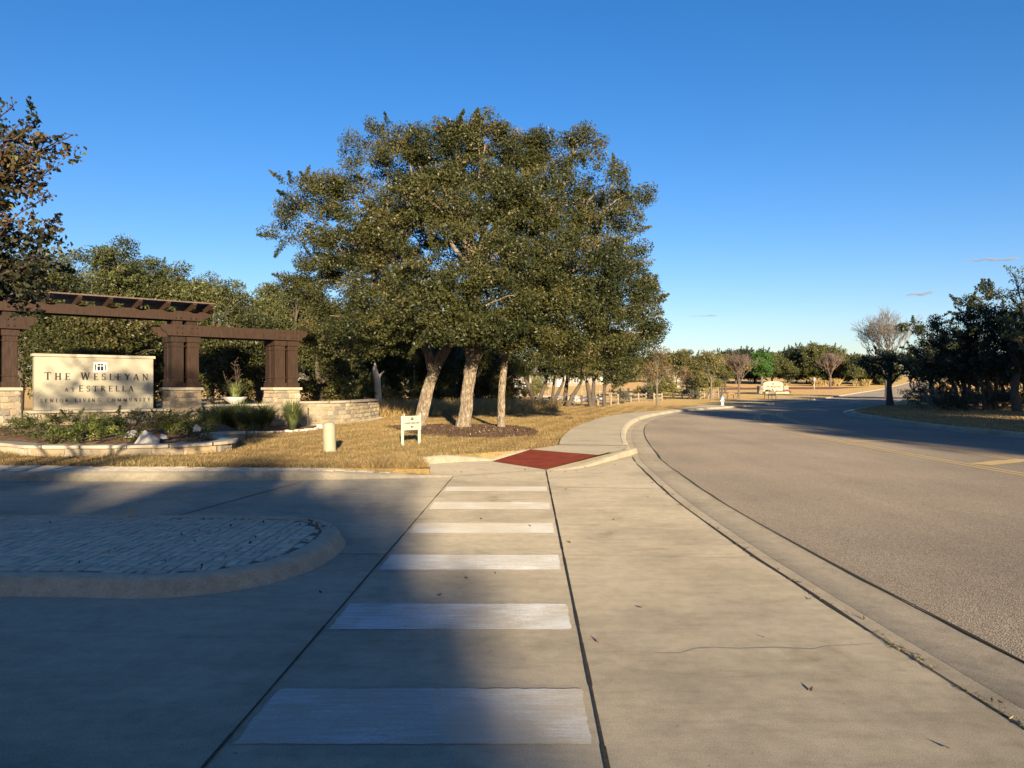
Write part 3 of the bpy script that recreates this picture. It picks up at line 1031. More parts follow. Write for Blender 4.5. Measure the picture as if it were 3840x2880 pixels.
def wood(name, trunks, lobes, m, parent, rg, limb_r=0.09, twigs=4, seg=9, forks=True):
    """trunk mesh with limbs that run to the lobes and twigs inside them. trunks=[(path, radii)]"""
    bm = bmesh.new()
    for path, rad in trunks:
        # densify
        P, Q = [], []
        for i in range(len(path) - 1):
            for t in (0, .33, .66):
                P.append(Vector(path[i]).lerp(Vector(path[i + 1]), t) + (Vector((rg.uniform(-1, 1), rg.uniform(-1, 1), 0)) * rad[i] * 0.06 if i + t > 0 else Vector()))
                Q.append(rad[i] + (rad[i + 1] - rad[i]) * t)
        P.append(Vector(path[-1]))
        Q.append(rad[-1])
        add_tube(bm, P, Q, seg, 0.07, rg)
    for lb in lobes:
        c = Vector(lb[:3])
        # nearest trunk top
        best = min(trunks, key=lambda tr: (Vector(tr[0][-1]) - c).length)
        pts, rad = best
        s_i = len(pts) - 1
        if c.z < pts[-1][2] + 0.3 and len(pts) > 2:
            s_i = len(pts) - 2
        s_ = Vector(pts[s_i])
        r0 = min(limb_r, rad[s_i] * 0.75)
        pth = limb_path(s_, c, rg)
        add_tube(bm, pth, [r0 * (1 - 0.72 * i / (len(pth) - 1)) for i in range(len(pth))], 6)
        for _ in range(twigs):
            d = Vector(unit(np.random.default_rng(rg.randrange(1 << 30)), 1)[0])
            d.z = abs(d.z) * 0.8 + 0.05
            e = c + Vector((d.x * lb[3], d.y * lb[4], d.z * lb[5])) * rg.uniform(0.8, 1.02)
            st_ = pth[rg.randrange(2, len(pth))]
            p2 = limb_path(st_, e, rg, 0.05, 4)
            add_tube(bm, p2, [r0 * 0.30 * (1 - 0.7 * i / 4) + 0.006 for i in range(5)], 4)
    return bm_obj(name, bm, m, parent, True)


def make_tree(name, label, base, trunks, lobes, leaf_m, bark_m, seed, leaf=0.11, dens=2.0, cr=0.42, nleaf=110, group=None, cat='tree', limb_r=0.09, twigs=4, sprig=0.15, low=0.55, aspect=0.42, trunk_name='trunk'):
    """lobes and trunks in world coordinates; everything is moved to the tree's own base"""
    rg = random.Random(seed)
    nr = np.random.default_rng(seed)
    B = Vector(base)
    t = empty(name, B, 0, label, cat, group)
    T2 = [([tuple(Vector(p) - B) for p in path], rad) for path, rad in trunks]
    L2 = [(l[0] - B.x, l[1] - B.y, l[2] - B.z, *l[3:]) for l in lobes]
    wood(trunk_name, T2, L2, bark_m, t, rg, limb_r, twigs, 9 if limb_r < .08 else 14)
    P, tint, ax = clumps(L2, nr, dens, cr, nleaf, sprig, low)
    ok = P[:, 2] > 0.05
    leaves('crown', P[ok], leaf, tint[ok], nr, leaf_m, t, aspect, nrm=ax[ok] + np.array([0, 0, 0.3]), nrm_w=0.35)
    return t


def auto_lobes(rg, c, w_, h, z0, n, depth=None):
    """n lobes filling a rounded crown of width w_, from height z0 to h over ground point c"""
    d_ = depth or w_
    zc, rz = (h + z0) / 2, (h - z0) / 2
    out = []
    for i in range(n):
        while True:
            u = [rg.uniform(-1, 1) for _ in range(3)]
            if 0.1 < sum(x * x for x in u) < 0.95:
                break
        r = rg.uniform(0.26, 0.42)
        s = 1 - r * 0.85
        out.append((c[0] + u[0] * s * w_ / 2, c[1] + u[1] * s * d_ / 2, zc + u[2] * s * rz, r * w_ / 2 * 1.15, r * d_ / 2 * 1.15, max(r * rz, 0.22 * w_ / 2) * 1.05))
    return out


def std_tree(name, label, u_or_xy, h, w_, z0, leaf_m, bark_m, seed, leaf=0.2, n=9, dens=1.2, cr=0.5, nleaf=60, tr=0.15, lean=(0, 0), group=None, stems=1, **kw):
    rg = random.Random(seed)
    x, y = u_or_xy
    zb = gz(x, y) + 0.08
    trunks = []
    for s in range(stems):
        a = 2 * math.pi * s / stems + rg.random()
        sp = 0 if stems == 1 else 0.22 * w_ * 0.5
        o = Vector((math.cos(a) * sp, math.sin(a) * sp, 0))
        zt = z0 + (h - z0) * 0.35
        r = tr / math.sqrt(stems)
        trunks.append(([(x + o.x * .25, y + o.y * .25, zb - 0.15), (x + o.x * .3, y + o.y * .3, zb + 0.15), (x + lean[0] * .4 + o.x * .6, y + lean[1] * .4 + o.y * .6, zb + zt * .55), (x + lean[0] + o.x, y + lean[1] + o.y, zb + zt)], [r * 1.35, r * 1.05, r * .85, r * .55]))
    lobes = auto_lobes(rg, (x + lean[0], y + lean[1]), w_, zb + h, zb + z0, n)
    return make_tree(name, label, (x, y, zb), trunks, lobes, leaf_m, bark_m, seed, leaf, dens, cr, nleaf, group, limb_r=tr * .55, **kw)


def bare_tree(name, label, base, h, w_, z0, m, seed, tr=0.12, levels=4, cat='tree', leafy=None, group=None, thick=0.012):
    rg = random.Random(seed)
    t = empty(name, base, 0, label, cat, group)
    bm = bmesh.new()
    tips = []

    def grow(p, d, L, r, lv):
        q = p + d * L
        mid = p.lerp(q, .5) + Vector((rg.uniform(-.06, .06), rg.uniform(-.06, .06), rg.uniform(-.02, .05))) * L
        add_tube(bm, [p, mid, q], [r, r * .85, r * .68], 6 if lv > 2 else 3)
        if lv == 0:
            tips.append(q)
            return
        for i in range(rg.choice((3, 3, 4)) if lv > 1 else 3):
            ax = Vector((rg.uniform(-1, 1), rg.uniform(-1, 1), rg.uniform(-.25, .7)))
            dd = (d + ax * 0.72).normalized()
            grow(mid.lerp(q, rg.uniform(.3, 1)) if i else q, dd, L * rg.uniform(.62, .85), max(thick, r * .58), lv - 1)

    add_tube(bm, [(0, 0, -.1), (0, 0, z0 * .5), (0.02, 0, z0)], [tr * 1.25, tr, tr * .85], 8)
    L0 = (h - z0) / (1 + .75 + .55 + .4) * 1.05
    for i in range(5):
        a = i * 2 * math.pi / 5 + rg.uniform(-.4, .4)
        sp = w_ / (h - z0) * 0.42 * rg.uniform(.5, 1.4)
        grow(Vector((0.02, 0, z0 * rg.uniform(.8, 1.0))), Vector((math.cos(a) * sp, math.sin(a) * sp, 1)).normalized(), L0, tr * .55, levels - 1)
    grow(Vector((.02, 0, z0)), Vector((0, 0, 1)), L0, tr * .6, levels - 1)
    bm_obj('trunk', bm, m, t, True)
    if leafy:
        lm, n, size, zlo, zhi = leafy
        nr = np.random.default_rng(seed)
        pts = np.array([tuple(q) for q in tips if zlo < q.z < zhi] or [(0, 0, h * .6)])
        P = pts[nr.integers(0, len(pts), n)] + nr.normal(0, 0.28, (n, 3))
        leaves('foliage', P, size, nr.uniform(0, 1, n), nr, lm, t, 0.5)
    return t


# ------------------------------------------------------------------ the three big live oaks
GL = 0.118


def oak(u, v, seed, trunk_pts, trunk_r, lob, label, extra=(), **kw):
    """lob: (u, v, ru, rv, distance) in display pixels -> ellipsoid lobes at real distances"""
    lobes = []
    for (lu, lv, ru, rv, y) in lob:
        p = dp(lu, lv, y)
        k_ = y / 1662
        q = 0.95 if y < 28.6 else 1.0
        lobes.append((p.x, p.y, p.z, ru * k_ * q, (ru + rv) * 0.42 * k_, rv * k_ * q))
    base = trunk_pts[0]
    tr = [(trunk_pts, trunk_r)] + list(extra)
    return make_tree('live_oak', label, (base[0], base[1], GL - 0.03), tr, lobes, M_OAK, M_BARK, seed, group='big live oaks on the mulch bed', cat='tree', **kw)


KW = dict(leaf=0.098, dens=2.3, cr=0.42, nleaf=190, limb_r=0.07, twigs=1, sprig=0.14, aspect=0.46, low=.8)
# left tree: leans to the right and forks low
b = (-3.42, 28.5)
oak(905, 905, 11,
    [(b[0] - .02, b[1], -.05), (b[0] + .02, b[1], .25), (b[0] + .30, b[1], 1.5), (b[0] + .62, b[1] + .1, 2.5), (b[0] + 1.15, b[1] + .2, 3.3), (b[0] + 1.7, b[1] + .5, 4.4)],
    [.34, .25, .225, .22, .19, .15],
    [(680, 440, 88, 66, 29.5), (615, 480, 42, 42, 30), (735, 405, 62, 48, 29), (830, 330, 92, 62, 30), (775, 520, 98, 66, 27.5), (700, 545, 66, 46, 30),
     (655, 620, 55, 34, 31), (860, 470, 105, 78, 26), (835, 620, 86, 68, 26.5), (850, 742, 76, 34, 27.5), (775, 735, 76, 36, 29.5), (900, 752, 50, 24, 29.5), (720, 600, 80, 60, 31.5), (760, 700, 70, 40, 27.5), (840, 690, 80, 40, 25.5), (690, 690, 50, 30, 30), (890, 715, 60, 26, 26.5), (880, 640, 90, 60, 31), (760, 645, 78, 52, 29), (880, 400, 90, 70, 29.5), (900, 700, 62, 42, 25.5),
     (800, 560, 110, 80, 32.5), (900, 520, 120, 110, 33.5)],
    'left of the three big live oaks with a trunk leaning right and forking',
    [([(b[0] + .50, b[1], 2.2), (b[0] + .25, b[1] + .1, 3.0), (b[0] - .25, b[1] + .2, 4.0), (b[0] - .9, b[1] + .3, 5.0)], [.2, .16, .14, .11])], **KW)
# centre tree
b = (-1.62, 26.9)
oak(1010, 925, 12,
    [(b[0] - .1, b[1], -.05), (b[0] - .06, b[1], .25), (b[0] + .04, b[1], 1.2), (b[0] + .18, b[1], 2.2), (b[0] + .36, b[1] + .05, 2.8), (b[0] + .36, b[1] + .1, 3.7), (b[0] + .4, b[1] + .2, 5.6)],
    [.36, .275, .225, .22, .25, .18, .13],
    [(1040, 294, 60, 50, 27.5), (1042, 274, 34, 24, 27.2), (1040, 345, 90, 70, 28.5), (985, 300, 60, 46, 27.3), (1150, 318, 50, 42, 28), (860, 320, 50, 44, 28.2), (960, 322, 88, 56, 27.5), (1090, 330, 82, 58, 28), (905, 310, 46, 40, 28), (1010, 420, 120, 80, 26), (930, 430, 80, 62, 25.5),
     (1010, 545, 96, 104, 23.2), (940, 610, 90, 66, 23.4), (985, 700, 90, 38, 23.2), (1060, 698, 80, 40, 23.6), (925, 712, 60, 28, 25), (1100, 715, 70, 36, 25.5), (1050, 660, 100, 66, 23.2), (950, 690, 80, 50, 24), (1110, 520, 70, 90, 26.5), (1110, 410, 74, 70, 27), (1125, 470, 60, 60, 29.5), (1120, 340, 50, 44, 29.5), (1000, 690, 80, 50, 26)] +
    [(1020, 470, 120, 100, 30), (1100, 600, 130, 90, 30.5)],
    'middle of the three big live oaks with the thickest pale straight trunk',
    [([(b[0] + .22, b[1], 2.3), (b[0] + .12, b[1] + .1, 3.0), (b[0] - .05, b[1] + .25, 4.6)], [.19, .15, .11])], **KW)
# right tree
b = (-0.37, 27.2)
oak(1082, 920, 13,
    [(b[0], b[1], -.05), (b[0] - .02, b[1], .2), (b[0], b[1], 1.3), (b[0] + .1, b[1], 2.4), (b[0] + .22, b[1] + .1, 3.4), (b[0] + 1.0, b[1] + .3, 5.2)],
    [.215, .15, .125, .12, .11, .09],
    [(1140, 600, 74, 66, 27), (1175, 650, 80, 60, 26.3), (1240, 640, 80, 60, 29), (1160, 690, 80, 50, 28), (1260, 300, 40, 36, 28.3), (1180, 340, 84, 54, 28.5), (1262, 325, 44, 44, 28.5), (1305, 400, 66, 56, 28.5), (1370, 425, 40, 30, 29), (1200, 445, 110, 74, 26.5), (1300, 500, 98, 70, 27),
     (1195, 570, 98, 74, 25), (1290, 600, 116, 72, 25.5), (1380, 570, 46, 52, 28), (1200, 680, 100, 58, 24.5), (1330, 690, 96, 62, 26.5), (1400, 668, 38, 58, 28.5), (1290, 755, 80, 40, 27.5), (1180, 740, 90, 40, 25.5), (1250, 735, 80, 40, 26), (1130, 700, 70, 50, 25), (1350, 750, 70, 36, 28), (1410, 720, 36, 36, 28.5),
     (1390, 730, 46, 26, 29), (1250, 520, 120, 100, 31.5), (1320, 640, 100, 90, 32)],
    'right of the three big live oaks with the thinnest trunk', (), **KW)

# mulch bed under the oaks
mp = catmull([(-4.5, 28.2), (-4.9, 29.3), (-4.0, 30.2), (-2.2, 30.3), (-0.4, 29.6), (0.6, 27.6), (0.85, 25.2), (0.72, 23.6), (0.1, 22.8), (-0.9, 22.5), (-2.0, 22.7), (-2.9, 23.8), (-3.7, 26), (-4.5, 28.2)], 0.3)
mp = [p + Vector((rnd.uniform(-.06, .06), rnd.uniform(-.06, .06))) for p in mp[:-1]]
MC = Vector((-1.8, 26.6))


def mulch_h(x, y):
    return 0.121 + 0.09 * max(0.0, 1 - ((x - MC.x) / 3.2) ** 2 - ((y - MC.y) / 4.2) ** 2) + 0.012 * math.sin(x * 9.1) * math.sin(y * 7.3)


mpts = [(-5 + i * .22, 22 + j * .22) for i in range(28) for j in range(40)]
region('mulch_bed', [tuple(p) for p in mp], M_SOIL, hf=mulch_h, pts=mpts)
nr = np.random.default_rng(5)
mx, my = nr.uniform(-5, 1, 14000), nr.uniform(22, 30.5, 14000)
ok = inside(mx, my, [tuple(p) for p in mp])
mx, my = mx[ok], my[ok]
mc = np.stack([mx, my, np.array([mulch_h(a, b_) for a, b_ in zip(mx, my)]) + 0.012], 1)
M_CHIP = leafmat('bark chip', [(0, (0.05, 0.03, 0.02)), (0.6, (0.12, 0.075, 0.05)), (0.96, (0.20, 0.13, 0.085)), (1, (0.6, 0.52, 0.4))], 0.9, 0.1, 0.0)
tag(leaves('bark_chips', mc, 0.06, nr.uniform(0, 1, len(mc)), nr, M_CHIP, None, 0.35, nrm=np.tile([0, 0, 1.0], (len(mc), 1)), nrm_w=0.55), kind='stuff', label='loose bark chips spread under the big oaks')

# ------------------------------------------------------------------ stone pool and wall builder
pool = []
for q in range(8):
    bm = bmesh.new()
    add_box(bm, (0, 0, 0), (1, 1, 1))
    bmesh.ops.subdivide_edges(bm, edges=bm.edges[:], cuts=1, use_grid_fill=True)
    for vtx in bm.verts:
        c = vtx.co
        edge = sum(abs(abs(a) - .5) < 1e-4 for a in c)
        j_ = 0.035
        c.x += rnd.uniform(-j_, j_)
        c.z += rnd.uniform(-j_, j_)
        if c.y < -0.1:
            c.y += rnd.uniform(-.05, .12) if edge < 2 else rnd.uniform(0.05, .22)
        if edge == 3:
            c.x *= 0.95
            c.z *= 0.93
    me = bpy.data.meshes.new('stone')
    bm.normal_update()
    bm.to_mesh(me)
    bm.free()
    me.materials.append(M_STONE)
    pool.append(me)


def stone_at(parent, pos, rz, w_, d_, h, name='stone', me=None):
    o = bpy.data.objects.new(name, me or pool[rnd.randrange(8)])
    COL.objects.link(o)
    o.parent = parent
    o.location = pos
    o.rotation_euler = (rnd.uniform(-.02, .02), rnd.uniform(-.02, .02), rz)
    o.scale = (w_, d_, h)
    return o


def stone_course(parent, fn, L, z0, z1, rowh=(0.13, 0.23), sw=(0.18, 0.42), d_=0.16, proud=0.03):
    """fn(s) -> (point2d, outward normal2d); courses of uneven stones over a face of length L"""
    z = z0
    while z < z1 - 0.05:
        h = rnd.uniform(*rowh)
        if z1 - (z + h) < rowh[0] * 0.7:
            h = z1 - z
        s = 0.0
        while s < L - 0.03:
            ww = rnd.uniform(*sw)
            if L - (s + ww) < sw[0] * 0.6:
                ww = L - s
            p, n = fn(s + ww / 2, z + h / 2)
            rz = math.atan2(n[0], -n[1])
            split = h > 0.24 and rnd.random() < 0.25
            for zz, hh in (((z, h * .5), (z + h * .5, h * .5)) if split else ((z, h),)):
                off = proud * rnd.uniform(0.2, 1.2) - d_ / 2
                stone_at(parent, (p[0] + n[0] * off, p[1] + n[1] * off, zz + hh / 2), rz, ww - 0.018, d_, hh - 0.018)
            s += ww
        z += h


# ------------------------------------------------------------------ pergola (own frame: x along the span, y to the back)
PA = R(41)
MID = Vector((-11.82, 27.5, 0))
perg = empty('pergola', MID, PA, 'dark brown timber pergola on stone piers framing the community sign', 'pergola')
PZ = 0.118


def W2(x, y):
    c, s = math.cos(PA), math.sin(PA)
    return Vector((MID.x + x * c - y * s, MID.y + x * s + y * c))


def pier(x0):
    hb, ht, top = 0.59, 0.50, 1.49
    bm = bmesh.new()
    core = []
    for z, h in ((PZ - 0.1, hb - 0.06), (top, ht - 0.06)):
        core.append([bm.verts.new((x0 + sx * h, sy * h, z)) for sx, sy in ((-1, -1), (1, -1), (1, 1), (-1, 1))])
    for i in range(4):
        j = (i + 1) % 4
        bm.faces.new((core[0][i], core[0][j], core[1][j], core[1][i]))
    bm.faces.new(core[1])
    p = bm_obj('stone_pier', bm, M_MORTAR, perg)
    for fx, fy, ax in ((0, -1, (1, 0)), (-1, 0, (0, -1)), (1, 0, (0, 1))):
        def fn(s, z, fx=fx, fy=fy, ax=ax):
            t = (z - PZ) / (top - PZ)
            h = hb + (ht - hb) * t
            q = (s - hb) * (h / hb)
            return (x0 + fx * h + ax[0] * q, fy * h + ax[1] * q), (fx, fy)
        stone_course(p, fn, 2 * hb, PZ, top, d_=0.14)
    box_obj('pier_cap', (x0, 0, top + 0.052), (1.18, 1.18, 0.10), M_CAP, perg, bevel=0.012)
    return top + 0.102


def post(x, y, z0, z1, wd=0.40):
    bm = bmesh.new()
    add_box(bm, (x, y, (z0 + z1) / 2), (wd, wd, z1 - z0), bevel=0.01)
    for zz, hh, ww in ((z0 + 0.085, 0.17, 0.10), (z0 + 0.36, 0.045, 0.045), (z1 - 0.12, 0.19, 0.09), (z1 - 0.36, 0.05, 0.045)):
        add_box(bm, (x, y, zz), (wd + ww, wd + ww, hh), bevel=0.008)
    return bm_obj('post', bm, M_TIMB, perg)


PX = {'l': -5.5, 'm': 0.0, 'r': 3.77}
zt = {q: pier(x) for q, x in PX.items()}
for q in 'lmr':
    for sx in (-0.262, 0.262):
        for sy in (-0.262, 0.262):
            post(PX[q] + sx, sy, zt[q] + 0.002, 3.40 if q != 'l' else 3.40)
for q in 'lm':                                             # short upper posts that carry the high beams
    for sx in (-0.235, 0.235):
        for sy in (-0.20, 0.20):
            box_obj('upper_post', (PX[q] + sx, sy, 3.68), (0.33, 0.26, 0.56), M_TIMB, perg, bevel=0.006)


def beam(x0, x1, y, z0, z1, wd, nm='beam', notch=True):
    """timber with stepped-curve ends"""
    bm = bmesh.new()
    h = z1 - z0
    e = 0.22
    prof = [(x0, z1), (x0, z1 - h * .35), (x0 + e * .35, z1 - h * .62), (x0 + e * .9, z1 - h * .72), (x0 + e, z0), (x1 - e, z0), (x1 - e * .9, z1 - h * .72), (x1 - e * .35, z1 - h * .62), (x1, z1 - h * .35), (x1, z1)]
    a = [bm.verts.new((px_, y - wd / 2, z)) for px_, z in prof]
    b_ = [bm.verts.new((px_, y + wd / 2, z)) for px_, z in prof]
    bm.faces.new(a)
    bm.faces.new(list(reversed(b_)))
    for i in range(len(prof)):
        j = (i + 1) % len(prof)
        bm.faces.new((a[j], a[i], b_[i], b_[j]))
    bmesh.ops.recalc_face_normals(bm, faces=bm.faces)
    return bm_obj(nm, bm, M_TIMB, perg)


def bolts(x, y, zs_):
    for dx in (-.34, -.17, .17, .34):
        for z in zs_:
            bm = bmesh.new()
            add_lathe(bm, [(0.032, 0), (0.032, 0.02), (0.02, 0.03)], 8, (x + dx, y, z), Matrix.Rotation(R(90), 4, 'X'))
            bm_obj('bolt_head', bm, M_TIMB, perg)


beam(-6.55, 0.86, -0.39, 3.96, 4.28, 0.12, 'high_beam')
beam(-6.55, 0.86, 0.39, 3.96, 4.28, 0.12, 'high_beam')
for y in (-0.53, 0.53):
    beam(-0.86, 4.55, y, 3.402, 3.79, 0.12, 'low_beam')
    beam(-6.5, -4.55, y, 3.402, 3.79, 0.12, 'low_beam')
bolts(0, -0.592, (3.50, 3.69))
bolts(-5.5, -0.592, (3.50, 3.69))
bolts(3.77, -0.592, (3.50, 3.69))
bolts(0, -0.452, (4.04,))
rx = [0.72, 0.15, -0.72, -1.62, -2.52, -3.42, -4.32, -5.2, -5.9, -6.4]
for x in rx:
    bm = bmesh.new()
    prof = [(-1.15, 4.50), (-1.15, 4.43), (-1.02, 4.30), (-0.86, 4.245), (0.86, 4.245), (1.02, 4.30), (1.15, 4.43), (1.15, 4.50)]
    prof = [(y * 0.84, z + 0.04) for y, z in prof]
    a = [bm.verts.new((x - .055, y, z)) for y, z in prof]
    b_ = [bm.verts.new((x + .055, y, z)) for y, z in prof]
    bm.faces.new(a)
    bm.faces.new(list(reversed(b_)))
    for i in range(len(prof)):
        j = (i + 1) % len(prof)
        bm.faces.new((a[j], a[i], b_[i], b_[j]))
    bmesh.ops.recalc_face_normals(bm, faces=bm.faces)
    bm_obj('rafter', bm, M_TIMB, perg)
for i in range(12):
    y = -0.90 + i * 0.164
    z = 4.565 + rnd.uniform(-.008, .012)
    box_obj('slat', (-2.85 + rnd.uniform(-.06, .06), y, z), (7.5, 0.055, 0.045), M_SLAT, perg, rot=Matrix.Rotation(rnd.uniform(-.002, .002), 3, 'Z'))

# low stone walls between the piers (right bay) and to the right of the last pier
wl = empty('stone_wall', (0, 0, 0), 0, 'low stone wall between the middle and right pergola piers', 'wall')
p0, p1 = W2(0.60, 0.05), W2(3.17, 0.05)
rz = PA


def core_wall(parent, path, half, z0, z1, m, name):
    return sweep(name, path, [(half, z0), (half, z1), (-half, z1), (-half, z0)], m, parent, smooth=False)


core_wall(wl, [p0, p1], 0.18, PZ - .1, 0.90, M_MORTAR, 'wall_core')
e_, n_ = Vector((math.cos(PA), math.sin(PA))), Vector((math.sin(PA), -math.cos(PA)))
stone_course(wl, lambda s, z: (p0 + e_ * s + n_ * 0.20, n_), (p1 - p0).length, PZ, 0.89)
c = p0.lerp(p1, .5)
box_obj('coping', (c.x, c.y, 0.93), ((p1 - p0).length, 0.56, 0.08), M_CAP, wl, rot=Matrix.Rotation(PA, 3, 'Z'), bevel=0.01)

rw = empty('stone_wall', (0, 0, 0), 0, 'curved low stone wall running back from the right pergola pier', 'wall')
wp = catmull([(-8.40, 29.95), (-7.62, 30.62), (-6.95, 31.9), (-6.62, 34.2), (-6.55, 36.7)], 0.25)
core_wall(rw, wp, 0.20, PZ - .1, 0.96, M_MORTAR, 'wall_core')
cum = [0]
for a, b_ in zip(wp, wp[1:]):
    cum.append(cum[-1] + (b_ - a).length)
WN = normals2(wp)


def on_path(path, cum_, s):
    for i in range(len(cum_) - 1):
        if s <= cum_[i + 1] or i == len(cum_) - 2:
            t = (s - cum_[i]) / (cum_[i + 1] - cum_[i])
            d = (path[i + 1] - path[i]).normalized()
            return path[i].lerp(path[i + 1], t), d


def rwf(s, z, side=-1):
    p, d = on_path(wp, cum, s)
    n = Vector((-d.y, d.x)) * side
    return p + n * 0.22, n


stone_course(rw, rwf, cum[-1], PZ, 0.95, sw=(0.2, 0.48))
ep, ed = on_path(wp, cum, cum[-1])
stone_course(rw, lambda s, z: (ep + Vector((-ed.y, ed.x)) * (-(s - .2)) + ed * 0.02, ed), 0.4, PZ, 0.95)
nc = 6
for i in range(nc):
    seg = [on_path(wp, cum, cum[-1] * (i + t) / nc + (0.006 if t == 0 else 0))[0] for t in (0, .25, .5, .75, 0.995)]
    sweep('coping', seg, [(0.29, 0.965), (0.30, 1.05), (-0.30, 1.05), (-0.29, 0.965), (0.29, 0.965)], M_CAP, rw, smooth=False)
tag(sweep('wall_footing', offset(wp, -0.27), [(0.1, 0.2), (-0.18, 0.165), (-0.2, 0.05)], M_KERB, rw, smooth=False))

# ------------------------------------------------------------------ lettering: serif strokes
GL_ = {}


def _l(x0, y0, x1, y1, t):
    return ('l', x0, y0, x1, y1, t)


T_, t_n = 0.17, 0.09


def sf(x, y, w_=0.15):
    return ('l', x - w_, y, x + w_, y, 0.05)


B0, B1 = 0.025, 0.975
GL_['T'] = (0.80, [_l(.05, .965, .75, .965, .07), _l(.4, 0, .4, .96, T_), sf(.4, B0, .17), _l(.065, .80, .065, .97, .05), _l(.735, .80, .735, .97, .05)])
GL_['H'] = (0.92, [_l(.2, 0, .2, 1, T_), _l(.72, 0, .72, 1, T_), _l(.2, .51, .72, .51, t_n), sf(.2, B0), sf(.2, B1), sf(.72, B0), sf(.72, B1)])
GL_['E'] = (0.70, [_l(.2, 0, .2, 1, T_), _l(.07, B1, .62, B1, .06), _l(.07, B0, .66, B0, .06), _l(.2, .51, .52, .51, t_n), _l(.61, .83, .61, 1, .05), _l(.65, 0, .65, .19, .05), _l(.52, .42, .52, .60, .045)])
GL_['W'] = (1.16, [_l(.12, 1, .34, 0, T_), _l(.34, 0, .57, .98, t_n), _l(.54, .98, .80, 0, T_), _l(.80, 0, 1.03, 1, t_n), sf(.12, B1), sf(.57, B1, .12), sf(1.03, B1, .12)])
GL_['S'] = (0.62, [('a', .32, .735, .20, .23, 35, 270, .10), ('a', .31, .262, .225, .24, 90, -155, .115), _l(.50, .78, .50, .98, .05), _l(.09, .02, .09, .22, .05)])
GL_['L'] = (0.66, [_l(.2, 0, .2, 1, T_), sf(.2, B1), _l(.07, B0, .62, B0, .06), _l(.61, 0, .61, .22, .05)])
GL_['Y'] = (0.84, [_l(.11, 1, .42, .46, T_), _l(.74, 1, .42, .46, t_n), _l(.42, 0, .42, .47, T_), sf(.42, B0), sf(.11, B1, .13), sf(.74, B1, .12)])
GL_['A'] = (0.86, [_l(.42, 1, .12, 0, t_n), _l(.41, 1, .73, 0, T_), _l(.21, .33, .62, .33, t_n), sf(.12, B0, .12), sf(.73, B0, .14)])
GL_['N'] = (0.96, [_l(.2, 0, .2, .98, t_n), _l(.17, 1, .76, .02, T_), _l(.76, 0, .76, 1, t_n), sf(.2, B0, .13), sf(.14, B1, .12), sf(.76, B1, .13)])
GL_['R'] = (0.80, [_l(.2, 0, .2, 1, T_), sf(.2, B0), _l(.07, B1, .34, B1, .05), ('a', .32, .75, .25, .225, 90, -90, .11), _l(.2, .525, .34, .525, .05), _l(.36, .52, .72, 0, T_), sf(.70, B0, .10)])
GL_['I'] = (0.40, [_l(.2, 0, .2, 1, T_), sf(.2, B0), sf(.2, B1)])
GL_['O'] = (0.92, [('a', .46, .5, .36, .46, 0, 360, .115)])
GL_['V'] = (0.84, [_l(.11, 1, .41, 0, T_), _l(.41, 0, .72, 1, t_n), sf(.11, B1, .13), sf(.72, B1, .12)])
GL_['C'] = (0.84, [('a', .47, .5, .37, .46, 48, 318, .11), _l(.735, .76, .735, 1, .05)])
GL_['G'] = (0.90, [('a', .47, .5, .37, .46, 48, 318, .11), _l(.735, .76, .735, 1, .05), _l(.75, .08, .75, .44, T_), sf(.75, .44, .12)])
GL_['M'] = (1.08, [_l(.17, 0, .2, .98, t_n), _l(.2, 1, .54, .03, T_), _l(.54, .03, .88, 1, t_n), _l(.88, 0, .86, 1, T_), sf(.17, B0, .12), sf(.88, B0, .14), sf(.16, B1, .1), sf(.9, B1, .1)])
GL_['U'] = (0.90, [_l(.2, .32, .2, 1, T_), ('a', .46, .33, .26, .30, 180, 360, .09), _l(.72, .30, .72, 1, t_n), sf(.2, B1), sf(.72, B1, .13)])
GL_['D'] = (0.90, [_l(.2, 0, .2, 1, T_), _l(.07, B1, .4, B1, .05), _l(.07, B0, .4, B0, .05), ('a', .36, .5, .44, .475, 90, -90, .12)])
GL_['2'] = (0.66, [('a', .32, .73, .22, .24, 165, -40, .10), _l(.50, .60, .08, .04, .10), _l(.06, .04, .6, .04, .08)])
GL_['1'] = (0.44, [_l(.24, 0, .24, 1, T_), sf(.24, B0), _l(.1, .86, .24, .97, .06)])
GL_['0'] = (0.70, [('a', .35, .5, .25, .46, 0, 360, .11)])


